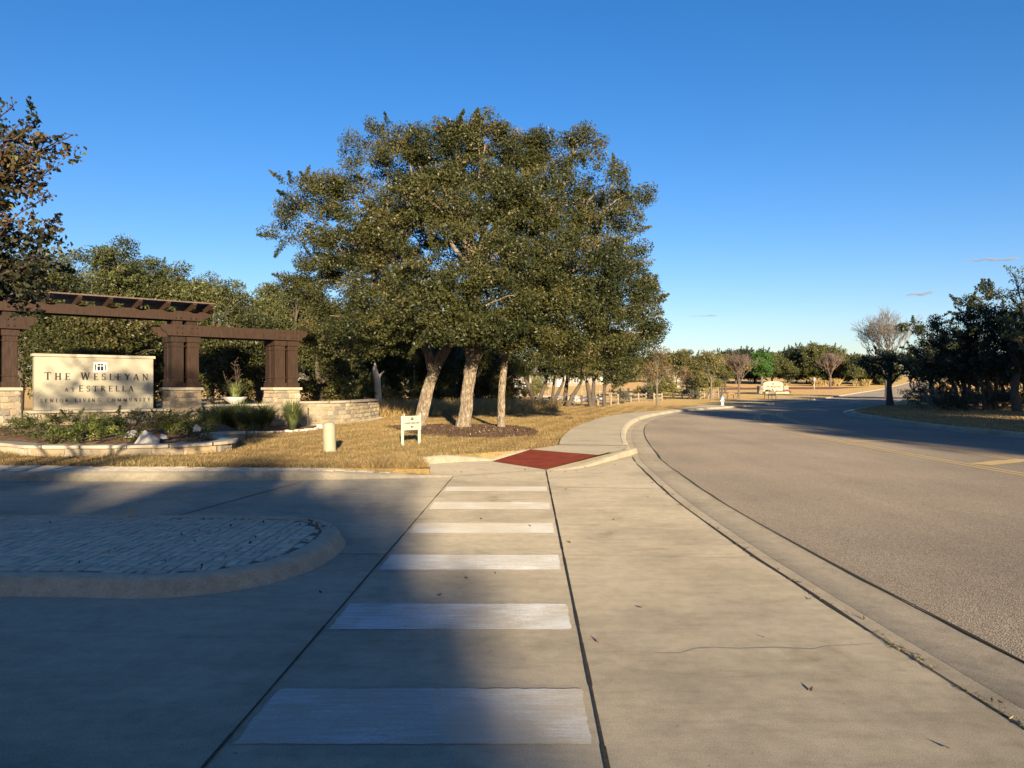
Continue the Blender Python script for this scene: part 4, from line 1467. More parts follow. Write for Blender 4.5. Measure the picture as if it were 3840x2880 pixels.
def glyph_mesh(ch, h, depth):
    wd, st = GL_[ch]
    bm = bmesh.new()
    zi = 0

    def quad(a, b, c_, d_):
        nonlocal zi
        y = -depth - zi * 0.00025
        zi += 1
        f_ = [bm.verts.new((p[0] * h, y, p[1] * h)) for p in (a, b, c_, d_)]
        k_ = [bm.verts.new((p[0] * h, 0.002, p[1] * h)) for p in (a, b, c_, d_)]
        bm.faces.new(f_)
        for i in range(4):
            j = (i + 1) % 4
            bm.faces.new((f_[j], f_[i], k_[i], k_[j]))
    for s in st:
        if s[0] == 'l':
            _, x0, y0, x1, y1, t = s
            d = Vector((x1 - x0, y1 - y0))
            if abs(d.y) > 0.3:                         # slanting and upright strokes keep level ends
                ww = t / max(0.35, abs(d.normalized().y)) / 2
                quad((x0 - ww, y0), (x0 + ww, y0), (x1 + ww, y1), (x1 - ww, y1))
            else:
                n = Vector((-d.y, d.x)).normalized() * t / 2
                quad((x0 - n.x, y0 - n.y), (x1 - n.x, y1 - n.y), (x1 + n.x, y1 + n.y), (x0 + n.x, y0 + n.y))
        else:
            _, cx_, cy_, rx_, ry_, a0, a1, t = s
            m_ = max(6, int(abs(a1 - a0) / 24))
            P = []
            for i in range(m_ + 1):
                a = R(a0 + (a1 - a0) * i / m_)
                thick = t * (0.55 + 0.45 * abs(math.cos(a)))
                P.append(((cx_ + (rx_ - thick / 2) * math.cos(a), cy_ + (ry_ - thick / 2) * math.sin(a)), (cx_ + (rx_ + thick / 2) * math.cos(a), cy_ + (ry_ + thick / 2) * math.sin(a))))
            for A, B_ in zip(P, P[1:]):
                quad(A[0], B_[0], B_[1], A[1])
    bmesh.ops.recalc_face_normals(bm, faces=bm.faces)
    me = bpy.data.meshes.new('letter')
    bm.to_mesh(me)
    bm.free()
    return me


def text_line(parent, txt, x0, x1, zb, h, y, m, depth=0.012, caps=None, one=None):
    """letters spread from x0 to x1 on a face that looks to -y; each letter an object, or one object called `one`"""
    hs = [h * (caps if caps and (i == 0 or txt[i - 1] == ' ') else 1.0) for i in range(len(txt))]
    widths = [(GL_[c_][0] * q if c_ != ' ' else 0.55 * q) for c_, q in zip(txt, hs)]
    gap = ((x1 - x0) - sum(widths)) / max(1, len(txt) - 1)
    x = x0
    merged = bmesh.new() if one else None
    for c_, q, ww in zip(txt, hs, widths):
        if c_ != ' ':
            me = glyph_mesh(c_, q, depth)
            if one:
                tmp = bmesh.new()
                tmp.from_mesh(me)
                bmesh.ops.translate(tmp, verts=tmp.verts, vec=(x, y, zb))
                m2 = bpy.data.meshes.new('tmp')
                tmp.to_mesh(m2)
                tmp.free()
                merged.from_mesh(m2)
                bpy.data.meshes.remove(m2)
            else:
                o = link('letter', me, m, parent)
                o.location = (x, y, zb)
        x += ww + gap
    if one:
        bm_obj(one, merged, m, parent)


def emblem(parent, cx_, zb, s, y, dark, white=None, depth=0.006):
    """window emblem: arched pair of panes with a cross between and narrow side lights; s = overall width"""
    if white is not None:
        box_obj('emblem_ground', (cx_, y - 0.002, zb + s * .37), (s * 1.22, 0.006, s * 0.95), white, parent)
        y = y - 0.006
    bm = bmesh.new()

    def poly(pts):
        a = [bm.verts.new((cx_ + p[0] * s, y - depth, zb + p[1] * s)) for p in pts]
        b_ = [bm.verts.new((cx_ + p[0] * s, y + .002, zb + p[1] * s)) for p in pts]
        bm.faces.new(a)
        for i in range(len(pts)):
            j = (i + 1) % len(pts)
            bm.faces.new((a[j], a[i], b_[i], b_[j]))
    for sx in (-1, 1):
        poly([(sx * x, z) for x, z in ((.03, 0), (.27, 0), (.27, .42), (.03, .42))])
        poly([(sx * x, z) for x, z in ((.03, .50), (.27, .50), (.27, .62), (.03, .70))])
        poly([(sx * x, z) for x, z in ((.38, 0), (.48, 0), (.48, .60), (.38, .62))])
    bmesh.ops.recalc_face_normals(bm, faces=bm.faces)
    return bm_obj('emblem', bm, dark, parent)


# ------------------------------------------------------------------ main sign
sgn = empty('community_sign', MID, PA, 'cream sign panel lettered THE WESLEYAN AT ESTRELLA between pergola piers', 'sign')
SX0, SX1, SY = -4.62, -1.12, -0.62
box_obj('panel', ((SX0 + SX1) / 2, SY + .15, 0.875 + 0.845), (SX1 - SX0, 0.30, 1.69), M_PANEL, sgn, bevel=0.008)
cw = (SX1 - SX0 + 0.12) / 3
for i in range(3):
    box_obj('top_coping', (SX0 - .06 + cw * (i + .5), SY + .15, 2.565 + 0.047), (cw - .006, 0.40, 0.09), M_CAP, sgn, bevel=0.008)
text_line(sgn, 'THE WESLEYAN', SX0 + .26, SX1 - .16, 0.875 + 0.96, 0.215, SY - .001, M_LETTER, caps=1.12)
text_line(sgn, 'AT', SX0 + .83, SX0 + 1.11, 0.875 + 0.585, 0.115, SY - .001, M_LETTER)
text_line(sgn, 'ESTRELLA', SX0 + 1.22, SX0 + 2.87, 0.875 + 0.585, 0.185, SY - .001, M_LETTER, caps=1.1)
text_line(sgn, 'SENIOR LIVING COMMUNITY', SX0 + .15, SX1 - .10, 0.875 + 0.245, 0.115, SY - .001, M_LETTER)
emblem(sgn, SX0 + 1.86, 0.875 + 1.27, 0.33, SY - .001, M_NAVY, M_EMBWHITE)
pl = box_obj('plinth', (-2.76, SY + .16, (PZ - .1 + .78) / 2), (4.26, 0.36, .78 - PZ + .1), M_MORTAR, sgn)
stone_course(pl, lambda s, z: ((-4.89 + s, SY - .04), (0, -1)), 4.26, PZ, .78, d_=0.12)
for i in range(4):
    box_obj('ledge', (-4.89 + 4.26 / 4 * (i + .5), SY + .10, 0.826), (4.26 / 4 - .006, 0.56, 0.088), M_CAP, sgn, bevel=0.008)

# ------------------------------------------------------------------ planter wall with coping, soil, boulders
pw = empty('planter_wall', (0, 0, 0), 0, 'low curved stone planter wall round the boulder bed before the sign', 'planter')
PP = catmull([(-15.5, 19.3), (-13.2, 18.2), (-11.35, 17.35), (-10.75, 16.95), (-10.35, 16.62), (-9.3, 16.55), (-8.2, 16.65), (-7.25, 17.0), (-6.75, 17.7), (-6.85, 18.6), (-7.5, 19.6), (-8.15, 20.6), (-8.05, 21.3), (-7.6, 21.7)], 0.2)
core_wall(pw, PP, 0.13, PZ - .1, 0.29, M_MORTAR, 'wall_core')
pc = [0]
for a, b_ in zip(PP, PP[1:]):
    pc.append(pc[-1] + (b_ - a).length)


def pwf(s, z):
    p, d = on_path(PP, pc, s)
    n = Vector((d.y, -d.x))
    return p + n * 0.145, n


s = 0.0
while s < pc[-1] - 0.1:
    ww = min(rnd.uniform(0.35, 0.75), pc[-1] - s)
    p, n = pwf(s + ww / 2, 0)
    stone_at(pw, (p.x - n.x * .05, p.y - n.y * .05, (PZ + 0.28) / 2), math.atan2(n.x, -n.y), ww - .012, 0.14, 0.28 - PZ)
    s += ww
s = 0.0
while s < pc[-1] - 0.05:
    ww = min(rnd.uniform(0.75, 1.0), pc[-1] - s)
    seg = [on_path(PP, pc, s + 0.004 + (ww - .008) * t)[0] for t in (0, .2, .4, .6, .8, 1)]
    sweep('coping', seg, [(0.22, 0.295), (0.22, 0.36), (-0.22, 0.36), (-0.22, 0.295), (0.22, 0.295)], M_CAP, pw, smooth=False)
    s += ww
ppi = offset(PP, 0.12)


def soil_h(x, y):
    d = min((p.x - x) ** 2 + (p.y - y) ** 2 for p in ppi[::2]) ** 0.5
    return 0.26 + 0.14 * min(1, d / 1.6) + 0.02 * math.sin(x * 7) * math.sin(y * 6)


region('planting_bed', [tuple(p) for p in ppi] + [tuple(W2(0.6, -.9)), tuple(W2(-5.4, -.75)), (-17, 22.5)], M_SOIL, hf=soil_h, pts=[(-17 + i * .4, 16.6 + j * .4) for i in range(28) for j in range(26)])


def boulder(label, u, v, y, sx, sy, sz, seed, name='boulder', m=M_LIME, cat='boulder', group=None, rough=0.16):
    rg = random.Random(seed)
    bm = bmesh.new()
    bmesh.ops.create_icosphere(bm, subdivisions=3, radius=1)
    cuts = [(Vector((rg.uniform(-1, 1), rg.uniform(-1, 1), rg.uniform(-.3, 1))).normalized(), rg.uniform(.5, .8)) for _ in range(15)]
    for vt in bm.verts:
        c_ = vt.co.copy()
        for n, d in cuts:
            q = c_.dot(n)
            if q > d:
                c_ -= n * (q - d) * 0.95
        c_ *= 1 + rg.uniform(-.045, .045)
        vt.co = Vector((c_.x * sx, c_.y * sy, max(-.35, c_.z) * sz))
    x = (u - 1106) / 1662 * y
    o = bm_obj(name, bm, m)
    o.location = (x, y, EYE - (v - 836.5) / 1662 * y + 0.35 * sz - 0.02)
    o.rotation_euler = (0, 0, rg.uniform(0, 6))
    return tag(o, label, cat, group)


boulder('largest white limestone boulder in the planter bed', 316, 957, 17.3, .30, .26, .25, 3)
boulder('flat white boulder behind and left of the largest planter boulder', 282, 943, 18.1, .19, .18, .17, 4)
boulder('small flat white stone right of the largest planter boulder', 354, 946, 17.9, .14, .12, .09, 5)
boulder('brown rock at the right end of the planter bed', 424, 930, 19.0, .12, .11, .15, 6, m=M_SNAG)


def bush(label, loc, lobes, leaf_m, seed, leaf=0.06, dens=14, cr=0.17, nleaf=80, name='shrub', cat='shrub', group=None, aspect=0.4, stems=10, sprig=0.35):
    nr_ = np.random.default_rng(seed)
    rg = random.Random(seed)
    t = empty(name, loc, 0, label, cat, group)
    P, tint, ax = clumps(lobes, nr_, dens, cr, nleaf, sprig, 0.4)
    ok_ = P[:, 2] > 0.0
    leaves('foliage', P[ok_], leaf, tint[ok_], nr_, leaf_m, t, aspect, nrm=ax[ok_], nrm_w=0.3)
    bm = bmesh.new()
    for _ in range(stems):
        l = rg.choice(lobes)
        e = Vector(l[:3]) + Vector((rg.uniform(-1, 1) * l[3], rg.uniform(-1, 1) * l[4], rg.uniform(-.2, .7) * l[5]))
        add_tube(bm, limb_path((rg.uniform(-.1, .1), rg.uniform(-.1, .1), -.05), e, rg, .05, 3), [.016, .012, .009, .005], 4)
    bm_obj('stem', bm, M_BARKD, t, True)
    return t


def bl(u, v, y):
    p = dp(u, v, y)
    return p


bush('yellow-green low shrub at the front left of the planter', (-10.1, 17.7, .31), [(-.5, 0, .22, .5, .4, .25), (.3, .1, .2, .5, .4, .22), (1.0, .2, .18, .45, .35, .2), (.3, .8, .30, .6, .4, .28)], M_BUSH, 21)
bush('dark green shrub in front of the sign base left half', (-11.3, 19.3, .40), [(-.6, 0, .24, .55, .4, .26), (.2, .3, .26, .6, .5, .26), (-1.2, .3, .2, .5, .4, .2)], M_OAK2, 22, sprig=.15)
bush('feathery tall shrub reaching up to the bottom of the sign panel', (-9.75, 19.6, .40), [(-.6, 0, .24, .55, .5, .26), (0, -.3, .24, .5, .4, .26), (.3, .2, .30, .6, .5, .28), (1.0, .3, .24, .55, .5, .24), (.1, .3, .50, .16, .2, .09), (0.8, .3, .44, .13, .2, .08)], M_OAK2, 23, leaf=0.05, sprig=.15)
bush('green shrub by the middle pier base with yellow tips', (-8.65, 20.4, .38), [(-.4, 0, .26, .45, .4, .28), (.3, .1, .30, .45, .4, .30), (0, -.4, .2, .5, .3, .2)], M_BUSH, 24, sprig=.15)
bush('small sparse shrub at the right rim of the planter', (-7.3, 18.0, .30), [(0, 0, .1, .22, .2, .12)], M_OAKD, 25, stems=5)

# ------------------------------------------------------------------ fountain grass, bowl with yucca, white edging stones


def grass_clump(label, x, y, h, n, seed, m=M_FOUNT, spread=0.75, wd=0.012, zb=PZ, name='fountain_grass', cat='grass clump', group=None, tip=0.35):
    rg = np.random.default_rng(seed)
    t = empty(name, (x, y, zb), 0, label, cat, group)
    ang = rg.uniform(0, 2 * math.pi, n)
    out = rg.uniform(0.1, 1, n) ** 0.7 * spread
    hh = h * rg.uniform(.55, 1.1, n)
    b0 = np.stack([np.cos(ang) * .14 * rg.uniform(0, 1, n), np.sin(ang) * .14 * rg.uniform(0, 1, n), np.zeros(n)], 1)
    d = np.stack([np.cos(ang), np.sin(ang), np.zeros(n)], 1)
    side = np.stack([-np.sin(ang), np.cos(ang), np.zeros(n)], 1)
    K = 4
    ps = []
    for i in range(K + 1):
        s_ = i / K
        p = b0 + d * (out * s_ ** 1.6)[:, None]
        p[:, 2] += hh * (s_ * 1.35 - 0.35 * s_ ** 2 - tip * (out / spread) * s_ ** 3)
        ps.append(p)
    V, T = [], []
    tt = np.clip(rg.normal(.45, .22, n), 0, 1)
    for i in range(K):
        w0, w1 = wd * (1 - .75 * i / K), wd * (1 - .75 * (i + 1) / K)
        V.append(np.stack([ps[i] - side * w0, ps[i] + side * w0, ps[i + 1] + side * w1, ps[i + 1] - side * w1], 1))
        T.append(tt + 0.1 * i / K)
    quads('blades', np.concatenate(V), np.concatenate(T), m, t)
    return t


g = 'clumps of dark green fountain grass before the pergola'
for i, (u, y, h, sp, lb) in enumerate(((470, 26.6, 1.0, .8, 'leftmost fountain grass clump beside the middle pier'), (520, 27.1, 1.1, .9, 'broad fountain grass clump below the white bowl'), (572, 26.9, 1.05, .9, 'fountain grass clump just left of the right pier'),
                                       (545, 26.0, .95, .85, 'front fountain grass clump with blades arching onto the gravel edge'), (632, 27.2, 1.15, .7, 'rightmost fountain grass clump in front of the right pier'), (498, 28.0, 1.0, .8, 'fountain grass clump hidden behind the others near the low wall'))):
    grass_clump(lb, (u - 1106) / 1662 * y, y, h, 800, 40 + i, spread=sp, group=g)
grass_clump('small spiky tuft at the left pier foot', -15.4, 21.7, .55, 120, 55, spread=.6, zb=.3)
# bed soil under grasses
region('grass_bed_soil', [(-10.2, 25.4), (-9.2, 24.95), (-7.8, 25.1), (-7.1, 26.1), (-6.9, 27.6), (-7.3, 29.4), (-9.3, 29.5), (-11.4, 27.4)], M_SOIL, 0.128)
es = catmull([(-10.4, 25.35), (-9.3, 24.75), (-8.2, 24.65), (-7.3, 25.3), (-6.9, 26.3), (-6.75, 27.6)], 0.12)
rg_ = random.Random(9)
for i, p in enumerate(es):
    big = 2.2 if i in (9, len(es) - 3, len(es) - 1) else 1.0
    o = stone_at(None, (p.x + rg_.uniform(-.05, .05), p.y + rg_.uniform(-.06, .06), PZ + .035 * big), rg_.uniform(0, 6), rg_.uniform(.09, .15) * big, rg_.uniform(.08, .13) * big, rg_.uniform(.06, .10) * big, 'edging_stone')
    if i == 0:
        lime = []
        for me in pool[:3]:
            m2 = me.copy()
            m2.materials.clear()
            m2.materials.append(M_LIME)
            m2.name = 'edging_stone'
            lime.append(m2)
    o.data = lime[i % 3]
    tag(o, 'small white edging stone along the fountain grass bed', 'stone', 'white stones edging the grass bed')

bx, by = wx(880, 28.6), 28.6
bx, by = W2(1.95, 0.02)
bz = 0.972
bowl = empty('planter_bowl', (bx, by, bz), 0, 'wide white bowl planter standing on the low wall between two piers', 'planter')
bm = bmesh.new()
add_lathe(bm, [(.14, 0), (.16, .02), (.30, .10), (.43, .22), (.455, .255), (.43, .26), (.40, .23), (.1, .215)], 32)
bm_obj('bowl', bm, M_BOWL, bowl, True)
bm = bmesh.new()
add_lathe(bm, [(.39, .19), (.36, .235), (.05, .245)], 20)
bm_obj('soil', bm, M_SOIL, bowl, True)
yu = grass_clump('spiky yucca with dry flower stalks growing in the white bowl', bx, by, .68, 170, 61, M_YUCCA, .72, .013, bz + .23, 'yucca', 'plant', None, .25)
bm = bmesh.new()
for i in range(4):
    e = Vector((rg_.uniform(-.42, .42), rg_.uniform(-.2, .2), rg_.uniform(.75, 1.35)))
    pth = limb_path((0, 0, .05), e, rg_, .08, 6)
    add_tube(bm, pth, [.012, .011, .010, .009, .008, .007, .006], 4)
    for q in range(14):
        a = pth[rg_.randrange(3, 7)]
        add_tube(bm, [a, a + Vector((rg_.uniform(-.16, .16), rg_.uniform(-.1, .1), rg_.uniform(-.02, .2)))], [.006, .010], 3)
bm_obj('flower_stalk', bm, plain('dry brown stalk', (0.11, 0.075, 0.055), 0.9, 0.1, 0.3), yu, True)
st_ = box_obj('marker_stake', (-6.98, 26.35, .5), (.035, .035, .8), M_BLACK)
tag(st_, 'thin dark stake standing at the right end of the grass bed', 'stake')

# ------------------------------------------------------------------ bollard, direction sign
bx, by = wx(1237, 17.6), 17.6
bol = empty('utility_pedestal', (bx, by, PZ - .01), 0, 'beige round plastic utility pedestal standing in the dry lawn', 'utility pedestal')
bm = bmesh.new()
add_lathe(bm, [(.162, -.05), (.162, .035), (.150, .045), (.147, .05)], 32)
bm_obj('base_collar', bm, M_PVC, bol, True)
bm = bmesh.new()
add_lathe(bm, [(.146, .045), (.145, .60), (.140, .64), (.122, .675), (.085, .695), (.04, .702)], 32)
bm_obj('cover', bm, M_PVC, bol, True)
bol.rotation_euler = (R(1.5), R(-1.5), 0)

sx_, sy_ = -2.565, 19.55
SA = math.atan2(.52, .40)
ds = empty('direction_sign', (sx_, sy_, PZ), SA, 'small white two-post yard sign with a left arrow in the lawn', 'sign')
for s_ in (-1, 1):
    box_obj('post', (s_ * .30, 0.002, .37), (.062, .05, .78), M_SIGNWHITE, ds, bevel=0.006)
box_obj('board', (0, -.032, .575), (.66, .012, .36), M_SIGNWHITE, ds, bevel=0.003)
for s_ in (-1, 1):
    box_obj('stake_tip', (s_ * .285, -.045, .785), (.014, .008, .07), M_EMBWHITE, ds)
emblem(ds, 0.0, .645, .105, -.0385, M_BLACK, None, .002)
text_line(ds, '210 WHITE HERON DRIVE', -.27, .27, .553, .040, -.0385, M_LETTER, depth=.002, one='lettering')
bm = bmesh.new()
for pts in ([(-.055, .475), (-.015, .505), (-.015, .445)], [(-.015, .488), (.05, .488), (.05, .462), (-.015, .462)]):
    bm.faces.new([bm.verts.new((x, -.0405, z)) for x, z in pts])
bm_obj('arrow', bm, M_BLACK, ds)
bm = bmesh.new()
a_ = [bm.verts.new(q) for q in ((-.33, -.05, .76), (-.40, -.06, .745), (-.395, -.06, .64), (-.34, -.05, .70))]
f_ = bm.faces.new(a_)
r_ = bmesh.ops.extrude_face_region(bm, geom=[f_])
bmesh.ops.translate(bm, verts=[q for q in r_['geom'] if isinstance(q, bmesh.types.BMVert)], vec=(0, .006, 0))
bm_obj('ribbon', bm, M_EMBWHITE, ds)

# ------------------------------------------------------------------ dead snag and the wood behind the pergola
sx_, sy_ = at(1417, 1498, GL)
sy_ = 43.0
sx_ = wx(1417, sy_)
sn = empty('dead_tree', (sx_, sy_, GL - .05), 0, 'bleached dead tree trunk standing in the brush behind the stone wall', 'dead tree')
bm = bmesh.new()
rg_ = random.Random(4)
add_tube(bm, [(0.05, 0, 0), (0.05, 0, .5), (0, 0, 1.3), (-.05, 0, 2.0), (-.17, 0, 2.5), (-.17, 0, 2.9)], [.27, .215, .20, .20, .15, .05], 10, .08, rg_)
add_tube(bm, [(0.0, 0, 2.0), (.17, -.05, 2.25), (.36, -.1, 2.42)], [.09, .06, .035], 6)
bm_obj('trunk', bm, M_SNAG, sn, True)


def disp_tree(label, u, vtop, wpx, y, vbot, seed, leaf_m=M_OAK2, bark=M_BARKD, leaf=0.17, n=14, nleaf=70, dens=1.6, cr=.5, name='oak_tree', group='trees behind the pergola', depth=None, tr=.17, base_lobes=True, **kw):
    rg = random.Random(seed)
    x = (u - 1106) / 1662 * y
    k_ = y / 1662
    top = EYE - (vtop - 836.5) * k_
    bot = max(0.3, EYE - (vbot - 836.5) * k_)
    w_ = wpx * k_
    zb = gz(x, y) + .1
    lobes = auto_lobes(rg, (x, y), w_, top, bot + zb * 0, n, depth or min(w_, 6.0))
    trunks = [([(x, y, zb - .1), (x + rg.uniform(-.1, .1), y, zb + (top - zb) * .25), (x + rg.uniform(-.3, .3), y + .1, zb + (top - zb) * .5)], [tr * 1.3, tr, tr * .6])]
    return make_tree(name, label, (x, y, zb), trunks, lobes, leaf_m, bark, seed, leaf, dens, cr, nleaf, group, limb_r=tr * .5, low=.8, **{'sprig': .05, **kw})


disp_tree('dark broad oak behind the left pergola pier, half behind the red-leaved tree', 40, 500, 260, 36, 850, 101, M_OAK, n=18)
disp_tree('tall feathery oak rising above the sign panel with sky gaps', 250, 512, 210, 41, 830, 102, n=18)
disp_tree('dense leafy tree directly behind the sign panel', 190, 620, 300, 34, 890, 103, M_OAK, leaf=.14, n=20)
disp_tree('light green oak behind the middle pier with a pointed top', 372, 560, 150, 42, 840, 104, n=13)
disp_tree('rounded oak right of the middle pier above the low beam', 455, 588, 160, 40, 860, 105, n=16)
disp_tree('leafy oak behind the white bowl filling the right bay', 500, 660, 230, 36, 885, 106, M_OAK, leaf=.14, n=20)
disp_tree('grey-green tree above the low beam right end', 560, 632, 150, 44, 850, 107, n=13)
disp_tree('pale thin-crowned tree left of the big oaks', 640, 575, 110, 46, 800, 108, M_OAK2, n=11, dens=1.1)
disp_tree('leafy oak between the right pier and the leaning oak', 690, 655, 180, 40, 880, 109, M_OAK, leaf=.15, n=18)
disp_tree('dark bushy tree behind the dead trunk', 770, 720, 150, 47, 885, 110, n=14)
disp_tree('brush tree in the gap left of the forked oak trunk', 850, 700, 110, 52, 880, 111, n=10)
disp_tree('dark tree behind the gap between the leaning and the middle oak trunks', 940, 690, 130, 54, 880, 112, M_OAK2, n=13)
disp_tree('dark tree directly behind the middle oak trunk', 1030, 700, 120, 56, 878, 113, M_OAKD, n=11)
for u_, vt_, w_, y_, sd_, lb_ in ((770, 610, 230, 49, 116, 'tall oak mass behind the leaning oak trunk, left part'), (890, 630, 220, 51, 117, 'tall dark oak mass behind the fork of the leaning oak'), (1005, 640, 200, 57, 118, 'tall oak behind the middle and right oak trunks'), (1085, 690, 110, 63, 119, 'olive oak just right of the right oak trunk, farther back')):
    disp_tree(lb_, u_, vt_, w_, y_, 872, sd_, M_OAK if sd_ != 117 else M_OAKD, n=18, depth=7)
for u_, vt_, w_, y_, sd_, lb_ in ((600, 585, 190, 50, 121, 'soft green oak closing the gap between pergola and big oaks'), (530, 605, 190, 48, 122, 'rounded oak behind the low beam of the pergola'), (420, 575, 170, 49, 123, 'rounded oak behind the right end of the high beam'), (320, 520, 170, 47, 124, 'tall oak behind the sign panel right half'), (120, 500, 190, 48, 125, 'tall oak rising over the left half of the high beam'), (680, 640, 160, 50, 126, 'oak low behind the left edge of the big oak crown')):
    disp_tree(lb_, u_, vt_, w_, y_, 880, sd_, M_OAK2, n=20, depth=6)
disp_tree('far left oak rising behind the red-leaved tree', -60, 470, 240, 44, 860, 114, M_OAK2, n=14)
disp_tree('bushy thicket oak under the taller trees behind the sign', 330, 690, 190, 38, 895, 115, M_OAK, leaf=.14, n=14)

# low brush and straw under them


def tuft_field(name, label, poly, n, h, m, seed, wd=0.02, lean=0.5, zf=None, leaf_tint=None):
    rg = np.random.default_rng(seed)
    xs = [p[0] for p in poly]
    ys = [p[1] for p in poly]
    X, Y = rg.uniform(min(xs), max(xs), n * 3), rg.uniform(min(ys), max(ys), n * 3)
    ok_ = inside(X, Y, poly)
    X, Y = X[ok_][:n], Y[ok_][:n]
    n = len(X)
    Z = np.array([gz(a, b_) for a, b_ in zip(X, Y)]) + (0.10 if zf is None else zf)
    hh = h * rg.uniform(.4, 1.15, n)
    a = rg.uniform(0, 2 * math.pi, n)
    ln = rg.normal(0, lean, (n, 2)) * hh[:, None]
    s_ = np.stack([np.cos(a), np.sin(a), np.zeros(n)], 1) * wd * rg.uniform(.6, 1.3, n)[:, None]
    b0 = np.stack([X, Y, Z], 1)
    t = b0 + np.stack([ln[:, 0], ln[:, 1], hh], 1)
    V = np.stack([b0 - s_, b0 + s_, t + s_ * .25, t - s_ * .25], 1)
    tint = np.clip(rg.normal(.5, .2, n), 0, .88) if leaf_tint is None else leaf_tint(X, Y, rg)
    o = quads(name, V, tint, m)
    return tag(o, label, None, None, 'stuff')


tuft_field('tall_dry_grass', 'tall dry grass under the trees behind the stone wall', [(-6.4, 37.5), (-13, 38), (-13, 46), (-4, 47), (2.5, 52), (3, 47), (-2, 41.5)], 9000, .8, M_STRAW, 3, .022)
tuft_field('brush', 'brown brush along the creek edge behind the big oaks', [(-7, 41.5), (-12, 48), (-5, 60), (0.3, 60), (-0.6, 53), (-2.2, 46)], 6500, .6, M_GREYSH, 4, .03)

# ------------------------------------------------------------------ little oak grove with bench
gseed = 200


def z1b(x, y):
    return (1900 + x / 3.687, 1300 + y / 3.687)


def grove_trunk(bx_, by_, tx, ty, r, Y):
    """trunk from picture points (in the enlarged view) at distance Y"""
    u, v = z1b(bx_, by_)
    u2, v2 = z1b(tx, ty)
    x0, x1 = wx(u, Y), wx(u2, Y)
    z1 = wz(v2, Y)
    return [(x0, Y, -.05), (x0 + (x1 - x0) * .05, Y, .25), (x0 + (x1 - x0) * .35, Y + .1, z1 * .45), (x0 + (x1 - x0) * .8, Y + .1, z1 * .8), (x1, Y + .2, z1)], [r * 1.3, r * 1.05, r, r * .85, r * .7]


def grove(label, trunks, lob, Y, leaf_m, seed, z0=0):
    tr = [grove_trunk(*t, Y) for t in trunks]
    lobes = []
    for (u, v, ru, rv, dy) in lob:
        U, V_ = z1b(u, v)
        lobes.append((wx(U, Y + dy), Y + dy, wz(V_, Y + dy), ru / 3.687 / F * Y, 1.5, rv / 3.687 / F * Y))
        lobes.append((wx(U + rnd.uniform(-20, 20), Y + dy + .8), Y + dy + .8, wz(V_ - 62, Y + dy), ru / 3.687 / F * Y * .95, 1.5, rv / 3.687 / F * Y * 1.1))
    b0 = tr[0][0][0]
    return make_tree('small_oak', label, (b0[0], b0[1], 0.05), tr, lobes, leaf_m, M_BARKD, seed, .15, 2.6, .36, 75, 'small oaks around the dark bench', limb_r=.07, twigs=3)  # dark bark colour stands in for the shade on these trunks


grove('small oak with two trunks in a V left of the bench', [(395, 840, 260, 440, .16), (440, 840, 560, 430, .15)], [(330, 250, 230, 120, 0), (470, 330, 200, 110, -.8), (560, 180, 200, 130, 1), (200, 370, 150, 80, 0)], 58.6, M_GREEN and M_OAK, 201)
grove('small forked oak at the left end of the bench', [(625, 845, 660, 450, .12), (640, 845, 790, 460, .13)], [(690, 260, 190, 130, -.5), (760, 360, 170, 90, -1), (650, 100, 200, 110, .5)], 57.6, M_OAK, 202)
grove('straight dark oak growing behind the bench', [(800, 835, 840, 420, .17)], [(850, 200, 210, 130, 1.5), (900, 330, 190, 100, 1)], 60.5, M_OAK, 203)
grove('small oak leaning right at the right end of the bench', [(845, 850, 1040, 470, .15)], [(1030, 280, 220, 130, -.5), (1110, 370, 170, 90, -1), (1000, 140, 200, 120, 1)], 57.6, M_OAK, 204)
grove('dark two-trunked oak right of the bench', [(1165, 850, 1110, 470, .18), (1190, 850, 1210, 440, .15)], [(1180, 300, 210, 150, .8), (1280, 180, 220, 140, 1), (1350, 330, 150, 110, 0)], 57.5, M_OAK, 205)
grove('rightmost small oak of the grove with one slim trunk', [(1345, 855, 1360, 470, .14)], [(1400, 290, 170, 130, 0), (1560, 320, 170, 150, 1), (1650, 440, 120, 90, 1), (1500, 480, 170, 70, -.5), (1720, 200, 120, 120, 2)], 57.3, M_OAK, 206)

be = empty('bench', (wx(2112, 58.2), 58.2, .11), 0, 'dark slatted metal bench under the small oaks', 'bench')


def bench(be, w_, nsl, m=M_BLACK):
    for i in range(nsl):
        x = -w_ / 2 + .06 + (w_ - .12) * i / (nsl - 1)
        box_obj('back_slat', (x, -.26, .66), (.035, .02, .44), m, be, rot=Matrix.Rotation(R(12), 3, 'X'))
    for z, y in ((.88, -.31), (.44, -.22)):
        box_obj('back_rail', (0, y, z), (w_, .045, .045), m, be)
    for i in range(6):
        box_obj('seat_slat', (0, -.17 + i * .085, .435), (w_ - .04, .055, .025), m, be)
    for s_ in (-1, 1):
        box_obj('leg', (s_ * (w_ / 2 - .03), -.27, .21), (.05, .05, .44), m, be)
        box_obj('leg', (s_ * (w_ / 2 - .03), .27, .21), (.05, .05, .44), m, be)
        box_obj('armrest', (s_ * (w_ / 2 - .03), 0, .64), (.05, .56, .04), m, be)
        box_obj('arm_post', (s_ * (w_ / 2 - .03), .27, .53), (.045, .045, .2), m, be)


bench(be, 1.75, 17)
b2x, b2y = at(2888, 1496.8, .12)
b2 = empty('bench', (b2x, b2y, gz(b2x, b2y) + .12), R(105), 'dark metal bench beside the far sidewalk before the distant sign', 'bench')
bench(b2, 1.6, 13)

# ------------------------------------------------------------------ rail fences


